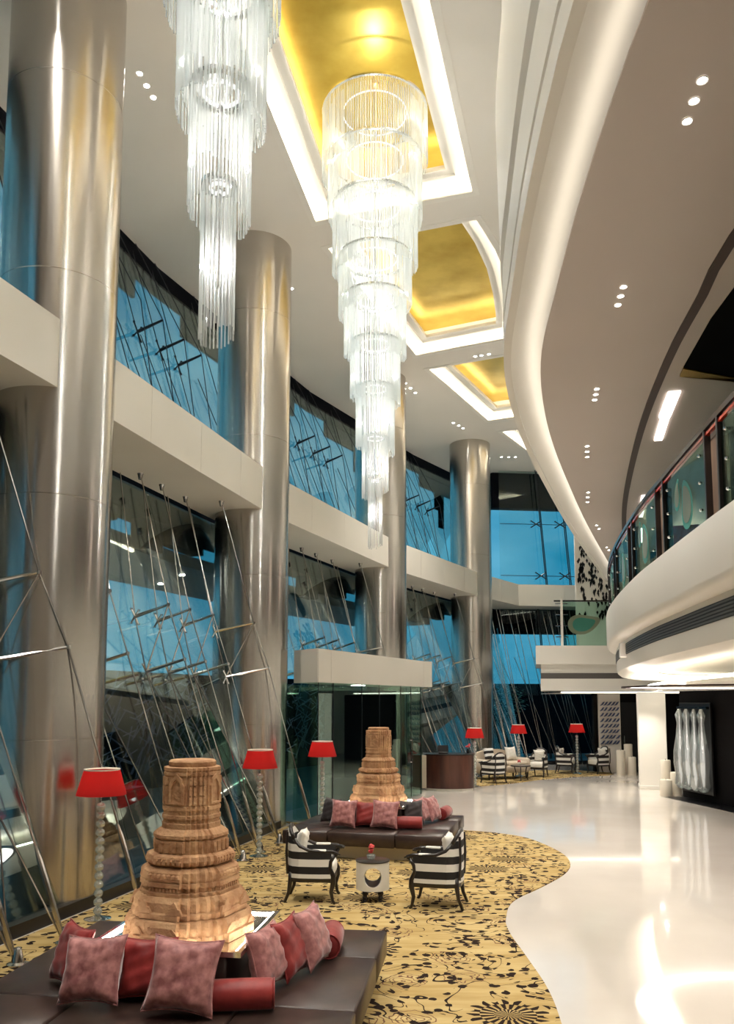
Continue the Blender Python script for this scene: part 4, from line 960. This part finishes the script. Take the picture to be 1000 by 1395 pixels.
MB().box((-.1,-.27,.62),(.35,.02,.12)).build('brass_plate', 'gold_trim', t)
t = thing('dark_pillar', 'round black pillar on the mezzanine behind the railing', 'pillar', (5.55,11.6,4.26), 0, None, 'thing')
MB().lathe([(.42,0),(.42,2.0),(.38,2.1),(.38,2.3)], 32).build('shaft', 'black', t, True)
MB().lathe([(.44,0),(.44,.12),(.42,.14)], 32).build('base_ring', 'gold_trim', t, True)

# ================================================================== far lower hall
t = thing('white_pillar', 'square white pillar with softly lit faces under the mezzanine', 'pillar', (8.10,23.6,0), q(-16), None, 'thing')
MB().bbox((0,0,1.35),(.75,.75,2.70),.015).build('shaft', 'white_paint', t); MB().bbox((0,0,.05),(.79,.79,.1),.01).build('base', 'white_paint', t)
light('pillar_lamp', 'SPOT', (7.6,22.6,2.66), 90, (1,.93,.82), None, spot_size=q(110), spot_blend=.8, shadow_soft_size=.06)
def candle(x, y, r, h, lab, grp):
    t = thing('pillar_candle', lab, 'candle', (x,y,0), 0, grp)
    MB().lathe([(r*.98,0),(r,.02),(r,h-.02),(r*.9,h),(r*.7,h-.015)], 24).build('wax', 'candle_wax', t, True); MB().tube([(0,0,h-.02),(0,0,h+.03)], .006, 5).build('wick', 'black', t)
g1, g2 = 'floor candles in front of the white pillar', 'floor candles beside the dark doorway'
candle(7.74,21.6,.155,.42,'shortest floor candle in front of the white pillar',g1); candle(8.06,21.75,.14,.60,'medium floor candle beside the black wall',g1); candle(7.98,22.25,.13,.88,'tallest floor candle against the white pillar',g1)
candle(8.42,27.6,.14,.82,'floor candle by the cream art panel',g2); candle(8.78,27.6,.14,.60,'shortest floor candle by the dark doorway',g2); candle(8.80,28.0,.14,1.0,'tallest floor candle by the dark doorway',g2)
# crystal light panel on the black wall
dx = Vector((8.48-8.13, 19.33-21.53)).normalized(); c0 = Vector((8.13,21.53))+dx*1.0
t = thing('crystal_panel', 'tall panel of flowing crystal tubes on the black wall', 'artwork', (c0.x-.12, c0.y, 0), math.atan2(dx.y, dx.x))
MB().bbox((0,-.02,1.3),(1.4,.06,2.2),.01).build('backing', 'black', t); MB().box((0,-.08,2.28),(1.35,.12,.06)).build('top_bar', 'chrome', t)
for k, u in enumerate((-.50,-.17,.17,.50)):
    pr = [(.03,2.25),(.10,2.1),(.06,1.9),(.09,1.6),(.16,1.2),(.17,.9),(.13,.6),(.16,.38),(.09,.28),(.02,.26)]
    MB().lathe([(r*(1 if k != 2 else .8), z) for r, z in reversed(pr)], 18, (u,-.17,0)).build('crystal_tube', 'ball_glass', t, True)
    MB().lathe([(.02,.4),(.05,.7),(.06,1.1),(.02,1.6),(.012,2.1)], 10, (u,-.17,0)).build('lit_core', 'core_light', t, True)
# art panel and doorway
t = thing('art_panel', 'cream wall panel with blue metal strokes near the far armchair', 'artwork', (8.40,28.72,0))
MB().box((0,0,1.345),(.75,.12,2.69)).build('panel', 'plaster', t)
for j in range(8):
    for i in range(5):
        u, z, s = -.26+i*.13+random.uniform(-.02,.02), 1.02+j*.19, random.uniform(1.1,1.5)
        MB().tube([(u-.06*s,-.08,z-.06),(u-.01,-.11,z-.02),(u+.02,-.12,z+.03),(u+.06*s,-.08,z+.07)], [.008,.03,.03,.008], 5).build('stroke', 'blue_enamel', t, True)
dr = thing('door_1', 'tall dark doorway beside the cream art panel', 'door', (9.25,28.78,0), 0, None, 'structure')
MB().bbox((0,0,1.2),(.9,.08,2.4),.01).build('leaf', 'black', dr); MB().box((-.47,-.02,1.22),(.06,.12,2.44)).build('frame', 'dark_wall', dr); MB().box((.47,-.02,1.22),(.06,.12,2.44)).build('frame', 'dark_wall', dr); MB().tube([(-.35,-.08,1.0),(-.35,-.08,1.25)], .012, 6).build('handle', 'chrome', dr)
# sofa and coffee table
t = thing('sofa', 'cream upholstered sofa beyond the reception desk', 'sofa', (4.25,26.35,.014), q(30))
MB().bbox((0,0,.30),(1.7,.78,.22),.04).build('seat_base', 'fabric_cream', t, True, 60)
MB().bbox((-.4,-.04,.46),(.78,.66,.14),.04).build('seat_cushion', 'fabric_cream', t, True, 60); MB().bbox((.4,-.04,.46),(.78,.66,.14),.04).build('seat_cushion', 'fabric_cream', t, True, 60)
hb = [(-.85,.72),(-.6,.82),(-.3,.88),(0,.90),(.3,.88),(.6,.82),(.85,.72)]
MB().loft([[(x,.30,.2),(x,.42,.2),(x,.46,z),(x,.36,z)] for x, z in hb]).build('backrest', 'fabric_cream', t, True, 50)
for sg in (-1,1):
    MB().bbox((sg*.84,.0,.42),(.14,.76,.42),.05).build('arm', 'fabric_cream', t, True, 60)
    for y in (-.32,.32): MB().lathe([(.02,0),(.03,.05),(.025,.2)], 8, (sg*.74,y,0)).build('leg', 'black_wood', t, True)
def cushion(x, y, z, rz, matn, lab):
    t = thing('sofa_cushion', lab, 'cushion', (x,y,z), rz, 'cushions on the distant sofa'); pillow_mesh(.42,.15,int(x*100)).build('cushion_body', matn, t, True, 180).rotation_euler = (q(-18),0,0)
    MB().tube([(-.19,0,-.19),(.19,0,-.19)], .005, 5).build('piping', matn, t).rotation_euler = (q(-18),0,0)
cushion(4.62,26.72,.78,q(30),'fabric_white','plain white cushion on the distant sofa'); cushion(3.86,26.30,.78,q(36),'stripe_fabric','striped cushion on the distant sofa')
t = thing('coffee_table', 'small dark coffee table in front of the distant sofa', 'table', (4.75,25.75,.014), q(20))
MB().lathe([(.30,.42),(.31,.43),(.31,.45),(.30,.46)], 28).build('table_top', 'black_wood', t, True)
for k in range(3):
    a = k*2*PI/3; MB().tube([(.22*math.cos(a),.22*math.sin(a),.42),(.16*math.cos(a),.16*math.sin(a),.2),(.25*math.cos(a),.25*math.sin(a),0)], .016, 6).build('leg', 'black_wood', t, True)
t = thing('table_flowers', 'tiny red flower pot on the distant coffee table', 'flowers', (4.70,25.72,.475))
MB().lathe([(.03,0),(.045,.06),(.04,.07)], 12).build('pot', 'ceramic_white', t, True)
for k in range(6):
    a = k*1.05; MB().lathe([(.01,-.02),(.03,0),(.01,.025)], 7, (.03*math.cos(a),.03*math.sin(a),.10+.02*(k%3))).build('blossom', 'flower_red', t, True)

# far balcony furnishings
t = thing('glass_balustrade', 'etched glass balustrade on the far balcony', 'railing', (0,27.75,4.3))
MB().box((8.1,0,.75),(2.9,.02,1.5)).build('glass_panel', 'rail_glass', t)
MB().box((7.95,0,1.53),(3.2,.05,.05)).build('handrail', 'black_wood', t)
for sc, m_, off in ((1.,'etched_pale',-.02),(.7,'etched',-.026)):
    MB().loft([[(7.35+x*1.0, off-e, .72+y) for x, y in [(b*1.0, a) for a, b in tear(0,.42*sc,.55*sc)]] for e in (0,.004)]).build('etched_motif', m_, t)
for x in (6.6, 8.45):
    for k in range(1): MB().box((x,-.02,.8),(.07,.07,1.6)).build('post', 'white_paint', t)
for k in range(4): MB().box((6.6,-.02,.3+k*.38),(.42,.05,.03)).build('cross_arm', 'chrome', t)
t = thing('leaf_screen', 'hanging screen of dark leaves on the pale wall beside the distant window', 'screen', (0,31.0,0))
MB().box((8.6,.1,6.7),(1.3,.08,4.78)).build('pale_panel', 'plaster', t)
lm = MB()
for k in range(260):
    x, z = random.uniform(8.05,9.15), random.uniform(5.6,8.8)
    if z < 6.9 and x < 8.7 and random.random() < .9: continue
    w, h, a = .045, random.uniform(.10,.2), random.uniform(-.3,.3)
    lm.loft([[(x+dx_*math.cos(a)-dz_*math.sin(a), y, z+dx_*math.sin(a)+dz_*math.cos(a)) for dx_, dz_ in ((0,-h),(w,0),(0,h*.6),(-w,0))] for y in (.02,.03)])
stuff(lm.build('leaf_strands', 'black', t))
